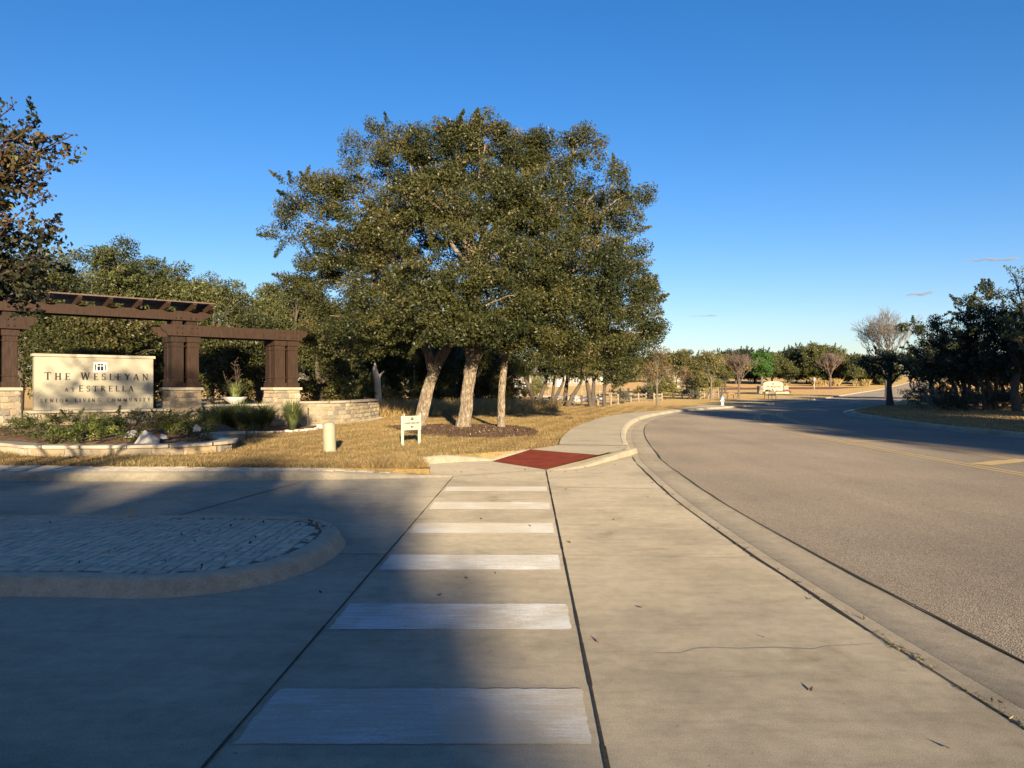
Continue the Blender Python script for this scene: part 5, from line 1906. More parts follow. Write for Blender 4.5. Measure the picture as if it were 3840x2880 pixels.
def fence(label, posts, rails, m, hgt=.95, group='rail fences along the creek', pr=.075):
    """posts: ground points; rails: heights"""
    x0, y0 = posts[0]
    t = empty('rail_fence', (x0, y0, gz(x0, y0)), 0, label, 'fence', group)
    B = Vector((x0, y0, gz(x0, y0)))
    for p in posts:
        z = gz(*p)
        o = box_obj('post', (0, 0, hgt / 2 - .08), (pr * 2, pr * 2, hgt + .16), m, t, bevel=.015)
        o.location = Vector((p[0], p[1], z)) - B
        o.rotation_euler = (0, 0, rnd.uniform(-.3, .3))
    for a, b_ in zip(posts, posts[1:]):
        for h in rails:
            p = Vector((a[0], a[1], gz(*a) + h + rnd.uniform(-.03, .03))) - B
            q = Vector((b_[0], b_[1], gz(*b_) + h + rnd.uniform(-.03, .03))) - B
            bm = bmesh.new()
            d = q - p
            add_box(bm, (0, 0, 0), (d.length - .02, .075, .13), bevel=.02)
            o = bm_obj('rail', bm, m, t)
            o.location = (p + q) / 2
            o.rotation_euler = d.to_track_quat('X', 'Z').to_euler()
    return t


def zp(x, y, s=3.687, off=(1900, 1300)):
    return at(off[0] + x / s, off[1] + y / s)


fence('dark shaded single-rail fence left of the bench', [(wx(1800, 60.5), 60.5), (wx(1865, 61), 61), zp(180, 832), (wx(2032, 62.0), 62.0), (wx(2062, 62.0), 62.0)], (.72,), M_RAIL_SHADED, .85)
fence('short dark shaded rail fence right of the bench under the oaks', [(wx(2181, 62.0), 62.0), (wx(2230, 62.3), 62.3)], (.45, .8), M_RAIL_SHADED, .95)
fence('pale two-rail fence from behind the rightmost grove oak', [zp(1265, 835), zp(1440, 825), zp(1540, 815)], (.42, .8), M_RAIL, 1.0)
fence('pale two-rail fence beside the young tree', [zp(1640, 795), zp(1720, 783), zp(1822, 770), zp(1930, 764), zp(2035, 770), zp(2145, 768)], (.42, .82), M_RAIL, 1.0)
fence('far single-rail fence across the tan field', [zp(1040, 695), zp(1285, 690), zp(1420, 690), zp(1552, 696), zp(1690, 690), zp(1825, 690), zp(1972, 700)], (.75,), M_RAIL, 1.25)
fence('far short rail fence on the field beside the white car', [zp(5, 645), zp(150, 650), zp(290, 655), zp(575, 660)], (.75,), M_RAIL, 1.2)


def z2b(x, y):
    return at(2400 + x / 3.687, 1250 + y / 3.687)


fence('pale rail fence below the willow bush', [z2b(455, 905), z2b(582, 905), z2b(745, 905)], (.8,), M_RAIL, 1.2)
fence('pale rail fence behind the hydrant dipping to the right', [z2b(832, 925), z2b(890, 925), z2b(945, 920), z2b(1010, 905), z2b(1085, 900)], (.4, .85), M_RAIL, 1.1)

# creek rocks
nr = np.random.default_rng(8)
pts = []
for (u0, u1, v0, v1, n) in ((620, 1320, 722, 752, 240), (100, 180, 690, 745, 30), (380, 620, 700, 760, 60), (930, 1330, 748, 775, 60)):
    for _ in range(n):
        pts.append(zp(nr.uniform(u0, u1), nr.uniform(v0, v1)))
bm = bmesh.new()
for x, y in pts:
    r = nr.uniform(.12, .34)
    mtx = Matrix.Translation((x, y, gz(x, y) + .12 + r * .3)) @ Matrix.Rotation(nr.uniform(0, 6), 4, 'Z') @ Matrix.Diagonal((r * nr.uniform(.8, 1.6), r, r * .7, 1))
    g_ = bmesh.ops.create_icosphere(bm, subdivisions=1, radius=1, matrix=mtx)
    for vt in g_['verts']:
        vt.co += Vector(nr.uniform(-.05, .05, 3))
tag(bm_obj('creek_rocks', bm, M_LIME), 'pale limestone rubble lining the creek bank beyond the bench', None, None, 'stuff')


def wild_bush(label, x, y, w_, h, leaf_m, seed, leaf=.16, n=5, group='bushes along the creek', nleaf=60, dens=3.0):
    rg = random.Random(seed)
    lobes = [(rg.uniform(-.35, .35) * w_, rg.uniform(-.25, .25) * w_, h * rg.uniform(.35, .62), w_ * .28, w_ * .28, h * .36) for _ in range(n)]
    return bush(label, (x, y, gz(x, y) + .08), lobes, leaf_m, seed, leaf, dens, .3, nleaf, 'bush', 'bush', group, .3, 6, .5)


for (lab, (x, y), w_, h, m, sd_) in (
        ('bright yellow-green willow bush between the grove trunks', zp(420, 735), 2.3, 3.2, M_WILLOW, 301),
        ('olive bush left of the V-shaped oak trunks', zp(260, 760), 2.8, 2.2, M_OLIVE, 302),
        ('yellow-green feathery bush right of the young tree', z2b(360, 930), 2.9, 3.2, M_WILLOW, 303),
        ('grey-green bush left of the feathery one', z2b(190, 925), 2.4, 2.2, M_GREYSH, 304),
        ('grey scrub bush in the gap of the pale fence', zp(1590, 805), 1.8, 1.5, M_GREYSH, 305),
        ('olive bush behind the fence near the hydrant', z2b(880, 925), 3.6, 3.2, M_WILLOW, 306),
        ('dark grey scrub right of the far fence', z2b(720, 925), 2.6, 1.8, M_GREYSH, 307),
        ('low green bush behind the far fence', zp(1920, 712), 3.2, 1.6, M_OLIVE, 308),
        ('brown-green scrub at the near creek edge behind the thin oak trunk', (wx(1845, 60), 60), 2.6, 1.8, M_OLIVE, 309)):
    wild_bush(lab, x, y, w_, h, m, sd_)
for i, (u_, y_, w_, h_, m_, lab_) in enumerate(((850, 49, 3.4, 2.6, M_OAK, 'dark green thicket bush left of the leaning oak trunk'), (915, 53, 3.6, 2.4, M_OAK2, 'green thicket bush right behind the leaning oak trunk'), (960, 55, 3.4, 2.6, M_OAK, 'dark thicket bush midway between the leaning and middle trunks'), (1003, 56, 3.2, 2.2, M_OAKD, 'low dark bush hidden by the middle oak trunk'), (1052, 57, 3.6, 2.8, M_OAK, 'dark bush between the middle and right oak trunks'), (1085, 59, 2.6, 1.6, M_OLIVE, 'low olive bush right of the right oak trunk'), (800, 46, 3.0, 2.0, M_OLIVE, 'olive brush left of the bleached dead trunk'), (765, 43, 3.0, 2.2, M_OAK2, 'green brush over the curved wall'))):
    wild_bush(lab_, (u_ - 1106) / 1662 * y_, y_, w_, h_, m_, 340 + i, n=7, group='thicket bushes behind the big oaks')

# ------------------------------------------------------------------ young trees along the far sidewalk and field


def base_of(x, y, off=(2400, 1250), h=.1):
    return at(off[0] + x / 3.687, off[1] + y / 3.687, h)


B1 = base_of(235, 1000)
std_tree('young_tree', 'young thin-trunked tree with sparse brown leaves nearest the sidewalk', B1, 5.2, 4.0, 1.7, M_BROWN, M_BARKP, 401, .15, 10, 1.3, .42, 40, .085, group='young street trees', twigs=5)
B2 = base_of(985, 932)
std_tree('young_tree', 'olive-leaved young tree with a pale trunk behind the hydrant', B2, 5.9, 4.3, 2.2, M_OLIVE, M_BARKP, 402, .17, 11, 1.6, .42, 60, .12, group='young street trees')
B3 = base_of(1120, 888)
std_tree('young_tree', 'dark-stemmed olive tree right of the hydrant', B3, 6.2, 4.2, 2.2, M_OLIVE, M_BARKD, 403, .17, 10, 1.3, .42, 45, .14, stems=3, group='young street trees')
B4 = base_of(1365, 905)
bare_tree('young_tree', 'half bare tree with yellow leaves low in its crown', (*B4, gz(*B4) + .1), 5.6, 4.6, 1.9, M_TWIGR, 404, .13, 5, leafy=(M_YELLOW, 1100, .22, 2.0, 4.2), group='young street trees', thick=.016)
std_tree('green_tree', 'bright green round tree behind the distant sign', (wx(2857, 182), 182), 9.2, 7.6, 2.6, M_GREEN, M_BARKP, 405, .30, 14, 1.2, .7, 70, .25)
std_tree('oak_tree', 'olive round oak behind the young brown tree', (wx(2560, 124), 124), 7.6, 7.0, 2.0, M_OLIVE, M_BARKD, 406, .26, 11, 1.0, .6, 60, .2)
std_tree('autumn_tree', 'small orange-brown tree in the middle of the field', (wx(2575, 110), 110), 4.6, 3.6, 1.6, M_BROWN, M_BARKP, 407, .2, 8, 1.2, .45, 50, .12)
std_tree('oak_tree', 'round olive oak left of the young brown tree', (wx(2430, 105), 105), 6.6, 5.5, 1.6, M_OLIVE, M_BARKP, 408, .24, 10, 1.1, .55, 60, .15)
std_tree('oak_tree', 'green oak behind the olive tree pair', (wx(2720, 150), 150), 7.2, 7, 1.5, M_OAK2, M_BARKD, 409, .28, 11, 1.1, .6, 60, .2)
std_tree('oak_tree', 'olive oak left of the yellow tree', (wx(2650, 135), 135), 7.5, 6.5, 1.8, M_OLIVE, M_BARKP, 410, .28, 11, 1.1, .6, 55, .2)
B9 = base_of(790, 930, (2900, 1200))
bare_tree('autumn_tree', 'bare reddish tree beside the far street with purple leaves low down', (*B9, gz(*B9) + .1), 9.0, 8.0, 3.2, M_TWIGR, 411, .25, 5, leafy=(M_RUST, 700, .3, 3, 5.2), thick=.03)
B10 = base_of(928, 905, (2900, 1200))
std_tree('autumn_tree', 'rust-red narrow tree right of the bare reddish tree', B10, 8.6, 5.5, 3.6, M_RUST, M_BARKD, 412, .32, 9, 1.1, .6, 60, .2)
std_tree('oak_tree', 'green-yellow oak right of the rust-red tree', (wx(3205, 215), 215), 9.0, 9, 2, M_OAK2, M_BARKD, 413, .34, 12, 1.0, .7, 60, .25)
# dark oaks of the skyline
sk = ((2690, 1332, 150), (2760, 1312, 150), (2830, 1300, 150), (2895, 1318, 150), (2960, 1298, 170), (3025, 1292, 170), (3090, 1284, 190), (3150, 1322, 150), (3220, 1330, 150), (3290, 1345, 160))
for i, (u, vt, w_) in enumerate(sk):
    y = 225 + (i % 3) * 9
    std_tree('skyline_oak', 'dark live oak in the row along the far skyline', (wx(u, y), y), wz(vt, y) - gz(wx(u, y), y) - .3, w_ / F * y * 1.25, .4, M_OAKD if i % 3 else M_OAK2, M_BARKD, 430 + i, .42, 17, .8, .9, 60, .3, group='dark oaks along the far skyline', twigs=1)
for i, (u, vt, w_) in enumerate(((1500, 1330, 150), (1600, 1345, 140), (1700, 1340, 150), (1800, 1350, 140), (1890, 1345, 140), (1990, 1350, 130), (2080, 1340, 140), (2180, 1345, 140), (2280, 1330, 150), (2370, 1340, 140), (2460, 1325, 150), (2540, 1320, 140), (2620, 1330, 130))):
    y = 262 + (i % 3) * 8
    std_tree('field_oak', 'dull green oak in the line beyond the houses', (wx(u, y), y), wz(vt, y) - gz(wx(u, y), y), w_ / F * y * 1.2, 0.2, M_OAK2, M_BARKD, 460 + i, .5, 13, .6, 1.0, 45, .3, group='oaks beyond the far houses', twigs=1)
for u0, u1, n_, h_ in ((3048, 3066, 240, 2.2), (3070, 3104, 420, 1.5), (3122, 3146, 260, 1.9), (3200, 3222, 200, 1.2), (3232, 3258, 260, 1.7), (2890, 2960, 400, 0.9)):
    tuft_field('golden_grass', 'tall golden grass below the dark oaks along the far street', [(wx(u0, 212), 212), (wx(u1, 212), 212), (wx(u1, 218), 218), (wx(u0, 218), 218)], n_, h_, M_STRAW, u0, .16, .40)

# ------------------------------------------------------------------ far entry sign
fx, fy = at(2898, 1476, .1)
fs = empty('far_sign', (fx, fy, gz(fx, fy) + .1), R(14), 'distant arched cream sign lettered THE WESLEYAN on stone ends', 'sign')
bm = bmesh.new()
arc = [(-1.95, .35)] + [(1.95 * math.cos(R(180 - i * 15)) * 1.0, 1.75 + .42 * math.sin(R(i * 15))) for i in range(13)] + [(1.95, .35)]
a = [bm.verts.new((x, -.15, z)) for x, z in arc]
b_ = [bm.verts.new((x, .15, z)) for x, z in arc]
bm.faces.new(list(reversed(a)))
bm.faces.new(b_)
for i in range(len(arc)):
    j = (i + 1) % len(arc)
    bm.faces.new((a[i], a[j], b_[j], b_[i]))
bmesh.ops.recalc_face_normals(bm, faces=bm.faces)
bm_obj('panel', bm, M_PANEL, fs)
text_line(fs, 'THE WESLEYAN', -1.5, 1.45, 1.05, .34, -.152, M_LETTER, depth=.02, one='lettering')
emblem(fs, -.05, 1.58, .36, -.152, M_NAVY, None, .02)
for s_ in (-1, 1):
    q = box_obj('stone_end', (s_ * 2.42, 0, .62), (.92, .7, 1.24), M_MORTAR, fs)
    stone_course(q, lambda s, z, s_=s_: ((s_ * 2.42 - .46 + s, -.36), (0, -1)), .92, 0, 1.24, (.25, .35), (.3, .5))
    box_obj('end_cap', (s_ * 2.42, 0, 1.29), (1.05, .85, .09), M_CAP, fs)
box_obj('planter_front', (0, -1.3, .16), (4.6, .2, .34), M_CAP, fs)
for s_ in (-1, 1):
    box_obj('planter_side', (s_ * 2.2, -.75, .155), (.2, .9, .33), M_CAP, fs)
p = fs.matrix_basis @ Vector((-.9, -.75, .2))
bush('low olive shrub in the distant sign planter', p, [(0, 0, .35, .7, .3, .3)], M_BUSH, 501, .14, 5, .2, 40)
p = fs.matrix_basis @ Vector((.9, -.75, .2))
bush('row of red flowers in the distant sign planter', p, [(-.4, 0, .2, .5, .3, .2), (.6, 0, .2, .5, .3, .2)], leafmat('red flowers', [(0, (.08, .05, .02)), (.5, (.25, .04, .05)), (1, (.4, .06, .08))]), 502, .13, 6, .2, 40, 'flower_bed', 'flowers')
p = fs.matrix_basis @ Vector((2.75, -.6, 0))
bush('red-brown flower clump at the right end of the distant sign', p, [(0, 0, .25, .5, .35, .25)], M_RUST, 503, .13, 6, .2, 40, 'flower_bed', 'flowers')

# ------------------------------------------------------------------ hydrant
hx, hy = at(2709, 1521, .12)
hy_ = empty('fire_hydrant', (hx, hy, gz(hx, hy) + .11), R(20), 'white fire hydrant with a pale blue top at the curb', 'fire hydrant')
bm = bmesh.new()
add_lathe(bm, [(.17, 0), (.17, .04), (.125, .05), (.115, .10), (.115, .52), (.15, .53), (.15, .565), (.12, .57)], 20)
bm_obj('barrel', bm, M_HWHITE, hy_, True)
bm = bmesh.new()
add_lathe(bm, [(.15, .566), (.15, .60), (.135, .62), (.125, .68), (.085, .74), (.035, .765), (.03, .81), (.0, .812)], 20)
bm_obj('bonnet', bm, M_HBLUE, hy_, True)
for a, r, l in ((0, .06, .19), (180, .06, .19), (270, .08, .21)):
    bm = bmesh.new()
    mt = Matrix.Rotation(R(a), 4, 'Z') @ Matrix.Rotation(R(90), 4, 'Y')
    add_lathe(bm, [(r * .8, .08), (r * .8, l - .06), (r, l - .055), (r, l), (r * .3, l + .005), (r * .3, l + .03)], 14, (0, 0, .40), mt)
    bm_obj('nozzle_cap', bm, M_HBLUE if r > .07 else M_HWHITE, hy_, True)

# ------------------------------------------------------------------ deer
dx_, dy_ = at(2742, 1498, .1)
de = empty('deer', (dx_, dy_, gz(dx_, dy_) + .1), R(-12), 'brown deer grazing with lowered head by the far sidewalk', 'deer')
sk_v = [(-.38, 0, .72), (-.1, 0, .70), (.22, 0, .72), (.42, 0, .68), (.62, 0, .45), (.74, 0, .22), (.86, 0, .08),     # back, neck, head, muzzle
        (-.40, .09, .55), (-.34, .10, .42), (-.48, .10, .30), (-.45, .10, .02),
        (-.40, -.09, .55), (-.30, -.10, .42), (-.44, -.10, .30), (-.40, -.10, .02),
        (.26, .09, .50), (.27, .09, .28), (.26, .09, .02), (.30, -.09, .50), (.33, -.09, .28), (.36, -.09, .02),
        (-.50, 0, .70), (-.56, 0, .56), (.72, .07, .30), (.70, .15, .34), (.72, -.07, .30), (.70, -.15, .34)]
sk_e = [(0, 1), (1, 2), (2, 3), (3, 4), (4, 5), (5, 6), (0, 7), (7, 8), (8, 9), (9, 10), (0, 11), (11, 12), (12, 13), (13, 14), (2, 15), (15, 16), (16, 17), (2, 18), (18, 19), (19, 20), (0, 21), (21, 22), (5, 23), (23, 24), (5, 25), (25, 26)]
sk_r = [.15, .17, .16, .10, .07, .065, .035, .10, .055, .032, .022, .10, .055, .032, .022, .06, .03, .022, .06, .03, .022, .04, .02, .02, .022, .02, .022]
me = bpy.data.meshes.new('body')
me.from_pydata(sk_v, sk_e, [])
bo = link('body', me, M_DEER, de)
md = bo.modifiers.new('skin', 'SKIN')
for vv, r in zip(me.skin_vertices[0].data, sk_r):
    vv.radius = (r, r)
me.skin_vertices[0].data[1].use_root = True
bo.modifiers.new('sub', 'SUBSURF').levels = 1
bo.modifiers['sub'].render_levels = 1

# ------------------------------------------------------------------ cars, street lamp, stop sign, houses


def car(label, x, y, rz, paint_m, suv=True):
    z = gz(x, y) + .12
    t = empty('parked_car', (x, y, z), rz, label, 'car', 'parked cars across the field')
    L, W, H = 4.7, 1.9, 1.75 if suv else 1.45
    prof = [(-L / 2, .35), (-L / 2, .95), (-L / 2 + .12, 1.05), (-L / 2 + .35, H - .06), (-L / 2 + .6, H), (.35, H), (.6, H - .07), (1.2, 1.08), (L / 2 - .15, .95), (L / 2, .75), (L / 2, .35)]
    bm = bmesh.new()

    def hw(zv):
        return W / 2 - max(0, zv - 1.0) * .22
    a = [bm.verts.new((px_, -hw(zv), zv)) for px_, zv in prof]
    b2_ = [bm.verts.new((px_, hw(zv), zv)) for px_, zv in prof]
    bm.faces.new(a)
    bm.faces.new(list(reversed(b2_)))
    for i in range(len(prof)):
        j = (i + 1) % len(prof)
        bm.faces.new((a[j], a[i], b2_[i], b2_[j]))
    bmesh.ops.recalc_face_normals(bm, faces=bm.faces)
    bmesh.ops.bevel(bm, geom=bm.edges[:], offset=.05, segments=2, affect='EDGES')
    bm_obj('body', bm, paint_m, t, False)
    for s_ in (-1, 1):
        bm = bmesh.new()
        w_ = [(-L / 2 + .45, 1.1), (-L / 2 + .62, H - .15), (.35, H - .15), (.98, 1.1)]
        f_ = [bm.verts.new((px_, s_ * (hw(zv) + .012), zv)) for px_, zv in w_]
        k2 = [bm.verts.new((px_, s_ * (hw(zv) - .03), zv)) for px_, zv in w_]
        bm.faces.new(f_)
        for i in range(4):
            bm.faces.new((f_[i], f_[(i + 1) % 4], k2[(i + 1) % 4], k2[i]))
        bmesh.ops.recalc_face_normals(bm, faces=bm.faces)
        bm_obj('side_window', bm, M_GLASS, t)
        box_obj('tail_lamp', (-L / 2 - .005, s_ * .78, .98), (.05, .2, .22), M_TAIL, t)
        for xx in (-1.45, 1.42):
            bm = bmesh.new()
            add_lathe(bm, [(.25, -.02), (.36, -.0), (.36, .22), (.22, .235)], 18, (xx, s_ * (W / 2 - .1), .36), Matrix.Rotation(R(90) * -s_, 4, 'X') @ Matrix.Translation((0, 0, -.1)))
            bm_obj('wheel', bm, M_TYRE, t)
    p = [(-L / 2 + .155, 1.12), (-L / 2 + .325, H - .16)]
    bm = bmesh.new()
    f_ = [bm.verts.new((p[i][0] - .03, s_ * (hw(p[i][1]) - .14), p[i][1])) for i, s_ in ((0, -1), (0, 1), (1, 1), (1, -1))]
    bm.faces.new(f_)
    bm_obj('rear_window', bm, M_GLASS, t)
    box_obj('bumper', (-L / 2 - .02, 0, .48), (.1, W - .1, .2), paint_m, t, bevel=.03)
    return t


cx_, cy_ = at(1952, 1462.5, .12)
car('white sport utility car seen from behind across the field', cx_, cy_, R(112), M_CARW)
cx2, cy2 = wx(2005, cy_ + 12), cy_ + 12
car('dark blue car parked right of the white car', cx2, cy2, R(165), M_CARB, False)

lx, ly = wx(2020, 190), 190
lp = empty('street_lamp', (lx, ly, gz(lx, ly)), 0, 'slim white street lamp post between the grove trunks', 'street lamp')
bm = bmesh.new()
add_tube(bm, [(0, 0, 0), (0, 0, 4.2), (0, 0, 5.0)], [.11, .08, .07], 8)
bm_obj('pole', bm, M_TRIM, lp)
box_obj('lamp_head', (0, 0, 5.1), (.6, .35, .22), M_TRIM, lp, bevel=.04)

sx_, sy_ = at(3053.5, 1461.5, .1)
ss = empty('stop_sign', (sx_, sy_, gz(sx_, sy_) + .08), R(-60), 'octagonal road sign seen from its pale back beside the far street', 'road sign')
bm = bmesh.new()
add_tube(bm, [(0, 0, 0), (0, 0, 2.75)], [.045, .045], 6)
bm_obj('post', bm, M_STEEL, ss)
bm = bmesh.new()
add_lathe(bm, [(.42, 0), (.42, .012)], 8, (0, .05, 2.35), Matrix.Rotation(R(90), 4, 'X') @ Matrix.Rotation(R(22.5), 4, 'Z'))
bm_obj('sign_plate', bm, plain('pale sign back', (.6, .6, .58), .5), ss)


def house(label, x, y, rz, L, W, h, roof, nwin, door=True, wall=M_HOUSE):
    t = empty('house', (x, y, gz(x, y)), rz, label, 'house')
    box_obj('wall', (0, 0, h / 2 - .3), (L, W, h + .6), wall, t)
    bm = bmesh.new()
    o = .5
    P = [(-L / 2 - o, -W / 2 - o, h + .02), (L / 2 + o, -W / 2 - o, h + .02), (L / 2 + o, W / 2 + o, h + .02), (-L / 2 - o, W / 2 + o, h + .02), (-L / 2 + W * .3, 0, h + roof), (L / 2 - W * .3, 0, h + roof)]
    v_ = [bm.verts.new(p) for p in P]
    for f in ((0, 1, 5, 4), (1, 2, 5), (2, 3, 4, 5), (3, 0, 4), (3, 2, 1, 0)):
        bm.faces.new([v_[i] for i in f])
    bm_obj('roof', bm, M_ROOF, t)
    for i in range(nwin):
        xx = -L / 2 + L * (i + .5) / nwin
        isd = door and i == nwin // 2
        w_ = box_obj('door' if isd else 'window', (xx, -W / 2 - .03, 1.15 if isd else h * .55), (1.1 if isd else 1.6, .08, 2.2 if isd else 1.5), M_TRIM, t)
        if not isd:
            for s_ in (-.38, .38):
                box_obj('pane', (xx + s_, -W / 2 - .08, h * .55), (.68, .03, 1.32), M_PANE, w_)
    return t


house('beige house with a row of windows beyond the bench grove', wx(2075, 228), 228, R(4), 15, 8, 3.4, 2.6, 6)
house('pale house half hidden behind the right end of the grove', wx(2260, 240), 240, R(-8), 13, 8, 3.2, 2.4, 5)
house('pale house behind the olive trees in the middle of the field', wx(2560, 236), 236, R(10), 14, 8, 3.0, 2.2, 5)
house('small pale house left of the white car behind trees', wx(1880, 232), 232, R(12), 12, 8, 3.2, 2.4, 4)
house('tall beige house with its gable above the brush left of the oaks', wx(1410, 128), 128, R(25), 10, 9, 6.2, 2.4, 4, False)
px_, py_ = base_of(540, 745)
gp = empty('stone_gatepost', (px_, py_, gz(px_, py_)), 0, 'small pale stone pillar with a pointed top in the field', 'pillar')
box_obj('shaft', (0, 0, 1.1), (1.35, 1.2, 2.3), M_CAP, gp)
bm = bmesh.new()
add_lathe(bm, [(1.0, 2.26), (.06, 3.0)], 4, (0, 0, 0), Matrix.Rotation(R(45), 4, 'Z'))
bm_obj('pointed_cap', bm, M_HOUSE, gp)
box_obj('opening', (.2, -.61, .9), (.4, .04, 1.3), M_BLACK, gp)

# ------------------------------------------------------------------ right side: dark oaks, thin tree, bare tree, shrubs


def z5p(x, y, Y):
    u, v = 2800 + x / 2.127, 1000 + y / 2.127
    return Vector((wx(u, Y), Y, wz(v, Y)))


def right_tree(name, label, base_px, Y, lob, trunks, leaf_m, bark, seed, **kw):
    k_ = Y / F / 2.127
    bp = z5p(base_px, 0, Y)
    lobes = []
    for (u, v, ru, rv, dy) in lob:
        p = z5p(u, v, Y + dy)
        lobes.append((p.x, p.y, p.z, ru * k_, (ru + rv) * .6 * k_, rv * k_))
    tr = []
    for path, r in trunks:
        P = [z5p(u, v, Y) for u, v in path]
        P[0].z = -.05
        tr.append(([tuple(p) for p in P], [r * (1.25 - .75 * i / (len(P) - 1)) for i in range(len(P))]))
    return make_tree(name, label, (tr[0][0][0][0], Y, .05), tr, lobes, leaf_m, bark, seed, group='dark oaks on the right verge', **kw)


KR = dict(leaf=.17, dens=2.2, cr=.42, nleaf=75, twigs=3, limb_r=.1, sprig=.25)
right_tree('dark_oak', 'dark oak with a long branch reaching left over the road', 1720, 52, [(1300, 500, 110, 45, 0), (1420, 500, 130, 60, 0), (1560, 440, 60, 70, 0), (1560, 600, 170, 110, 1), (1480, 760, 200, 120, 0), (1680, 680, 180, 130, -1), (1380, 700, 130, 80, 2), (1600, 870, 170, 70, 0)],
           [([(1720, 1110), (1740, 980), (1700, 800)], .2), ([(1700, 1110), (1660, 960), (1560, 780)], .14)], M_OAKD, M_BARKD, 601, **KR)
right_tree('dark_oak', 'tallest dark oak at right, top against the sky', 1940, 50, [(1760, 330, 110, 80, 0), (1870, 250, 90, 80, 0), (1960, 230, 80, 70, 1), (1880, 420, 170, 130, -1), (1800, 560, 160, 110, 0), (1960, 620, 170, 130, -1), (1850, 780, 190, 110, 0), (1720, 420, 90, 60, 0)],
           [([(1935, 1135), (1930, 980), (1900, 760)], .19), ([(1900, 1130), (1890, 980), (1820, 800)], .13), ([(1975, 1130), (1990, 960), (2000, 800)], .12)], M_OAKD, M_BARKD, 602, **KR)
right_tree('dark_oak', 'dark leaning oak at the right edge behind the yellow-green tree', 2140, 47, [(2050, 420, 150, 120, 1), (2180, 500, 150, 130, 0), (2080, 640, 170, 120, 0), (2200, 760, 150, 110, 0), (2060, 800, 150, 80, 1), (2300, 500, 150, 200, 1)],
           [([(2165, 1150), (2135, 1000), (2160, 800), (2150, 640)], .24)], M_OAKD, M_BARKD, 603, **KR)
right_tree('dark_oak', 'low dark oak filling the middle of the right thicket', 1830, 58, [(1560, 720, 200, 130, 0), (1750, 820, 200, 110, 0), (1950, 850, 200, 100, 0), (1420, 830, 110, 70, 0), (2100, 880, 150, 70, 0)],
           [([(1830, 1100), (1840, 960), (1800, 820)], .16), ([(2050, 1100), (2040, 960), (1990, 840)], .13)], M_OAKD, M_BARKD, 604, **KR)
p = z5p(2190, 300, 35.5)
lob = []
for (u, v, ru, rv, dy) in ((2150, 90, 70, 80, 0), (2210, 200, 90, 100, 0), (2080, 440, 80, 70, 0), (2180, 360, 90, 90, .5), (2130, 560, 80, 70, 0), (2260, 480, 110, 120, 0), (2320, 250, 110, 160, 0), (2110, 250, 60, 60, .5), (2350, 560, 140, 120, 0)):
    q = z5p(u, v, 35.5 + dy)
    k_ = 35.5 / F / 2.127
    lob.append((q.x, q.y, q.z, ru * k_, ru * k_, rv * k_))
q0 = z5p(2330, 0, 35.5)
make_tree('young_elm', 'yellow-green leafy tree at the right edge before the dark oaks', (q0.x, 35.5, .08), [([(q0.x, 35.5, 0), (q0.x - .1, 35.5, 1.4), (q0.x - .4, 35.5, 3.0), (q0.x - .6, 35.5, 4.8)], [.2, .16, .12, .07])], lob, M_YGREEN, M_BARKD, 605, .14, 3.2, .36, 26, sprig=.3, twigs=6)
# thin tree with spreading dark crown by the far kerb
tx, ty = at(3337, 1522.5, .1)
lob = []
for (u, v, ru, rv, dy) in ((1090, 730, 110, 75, 0), (1180, 760, 120, 80, 0), (1280, 760, 110, 70, 0), (1000, 790, 90, 60, 0), (1180, 830, 130, 55, -.5), (1060, 850, 90, 40, 0), (930, 760, 70, 50, 1), (1350, 800, 90, 60, 1)):
    q = z5p(u, v, ty + dy)
    k_ = ty / F / 2.127
    lob.append((q.x, q.y, q.z, ru * k_, ru * k_, rv * k_))
zz = gz(tx, ty)
make_tree('dark_oak', 'dark flat-crowned tree with one thin trunk standing by the far kerb', (tx, ty, zz + .06), [([(tx, ty, zz), (tx - .05, ty, zz + 1.2), (tx - .05, ty, zz + 2.2), (tx + .15, ty, zz + 3.2)], [.30, .21, .19, .14]), ([(tx - .02, ty, zz + 1.7), (tx + .5, ty, zz + 2.4), (tx + 1.1, ty, zz + 2.9)], [.10, .09, .07])], lob, M_OAKD, M_BARKD, 606, .2, 1.9, .42, 45, group='dark oaks on the right verge')
mr = [(tx + 1.3 * math.cos(i * .42) * (1 + .1 * math.sin(i * 3)), ty + 1.3 * math.sin(i * .42)) for i in range(15)]
region('tree_ring_mulch', mr, M_SOIL, .13, hf=lambda x, y: gz(x, y) + .12 + .12 * max(0, 1 - math.hypot(x - tx, y - ty) / 1.35))
bare_tree('bare_tree', 'tall bare pale-branched tree behind the thin dark tree', (wx(3325, 96), 96, gz(wx(3325, 96), 96)), 9.9, 7.4, 3.0, M_TWIG, 615, .22, 6, thick=.012)
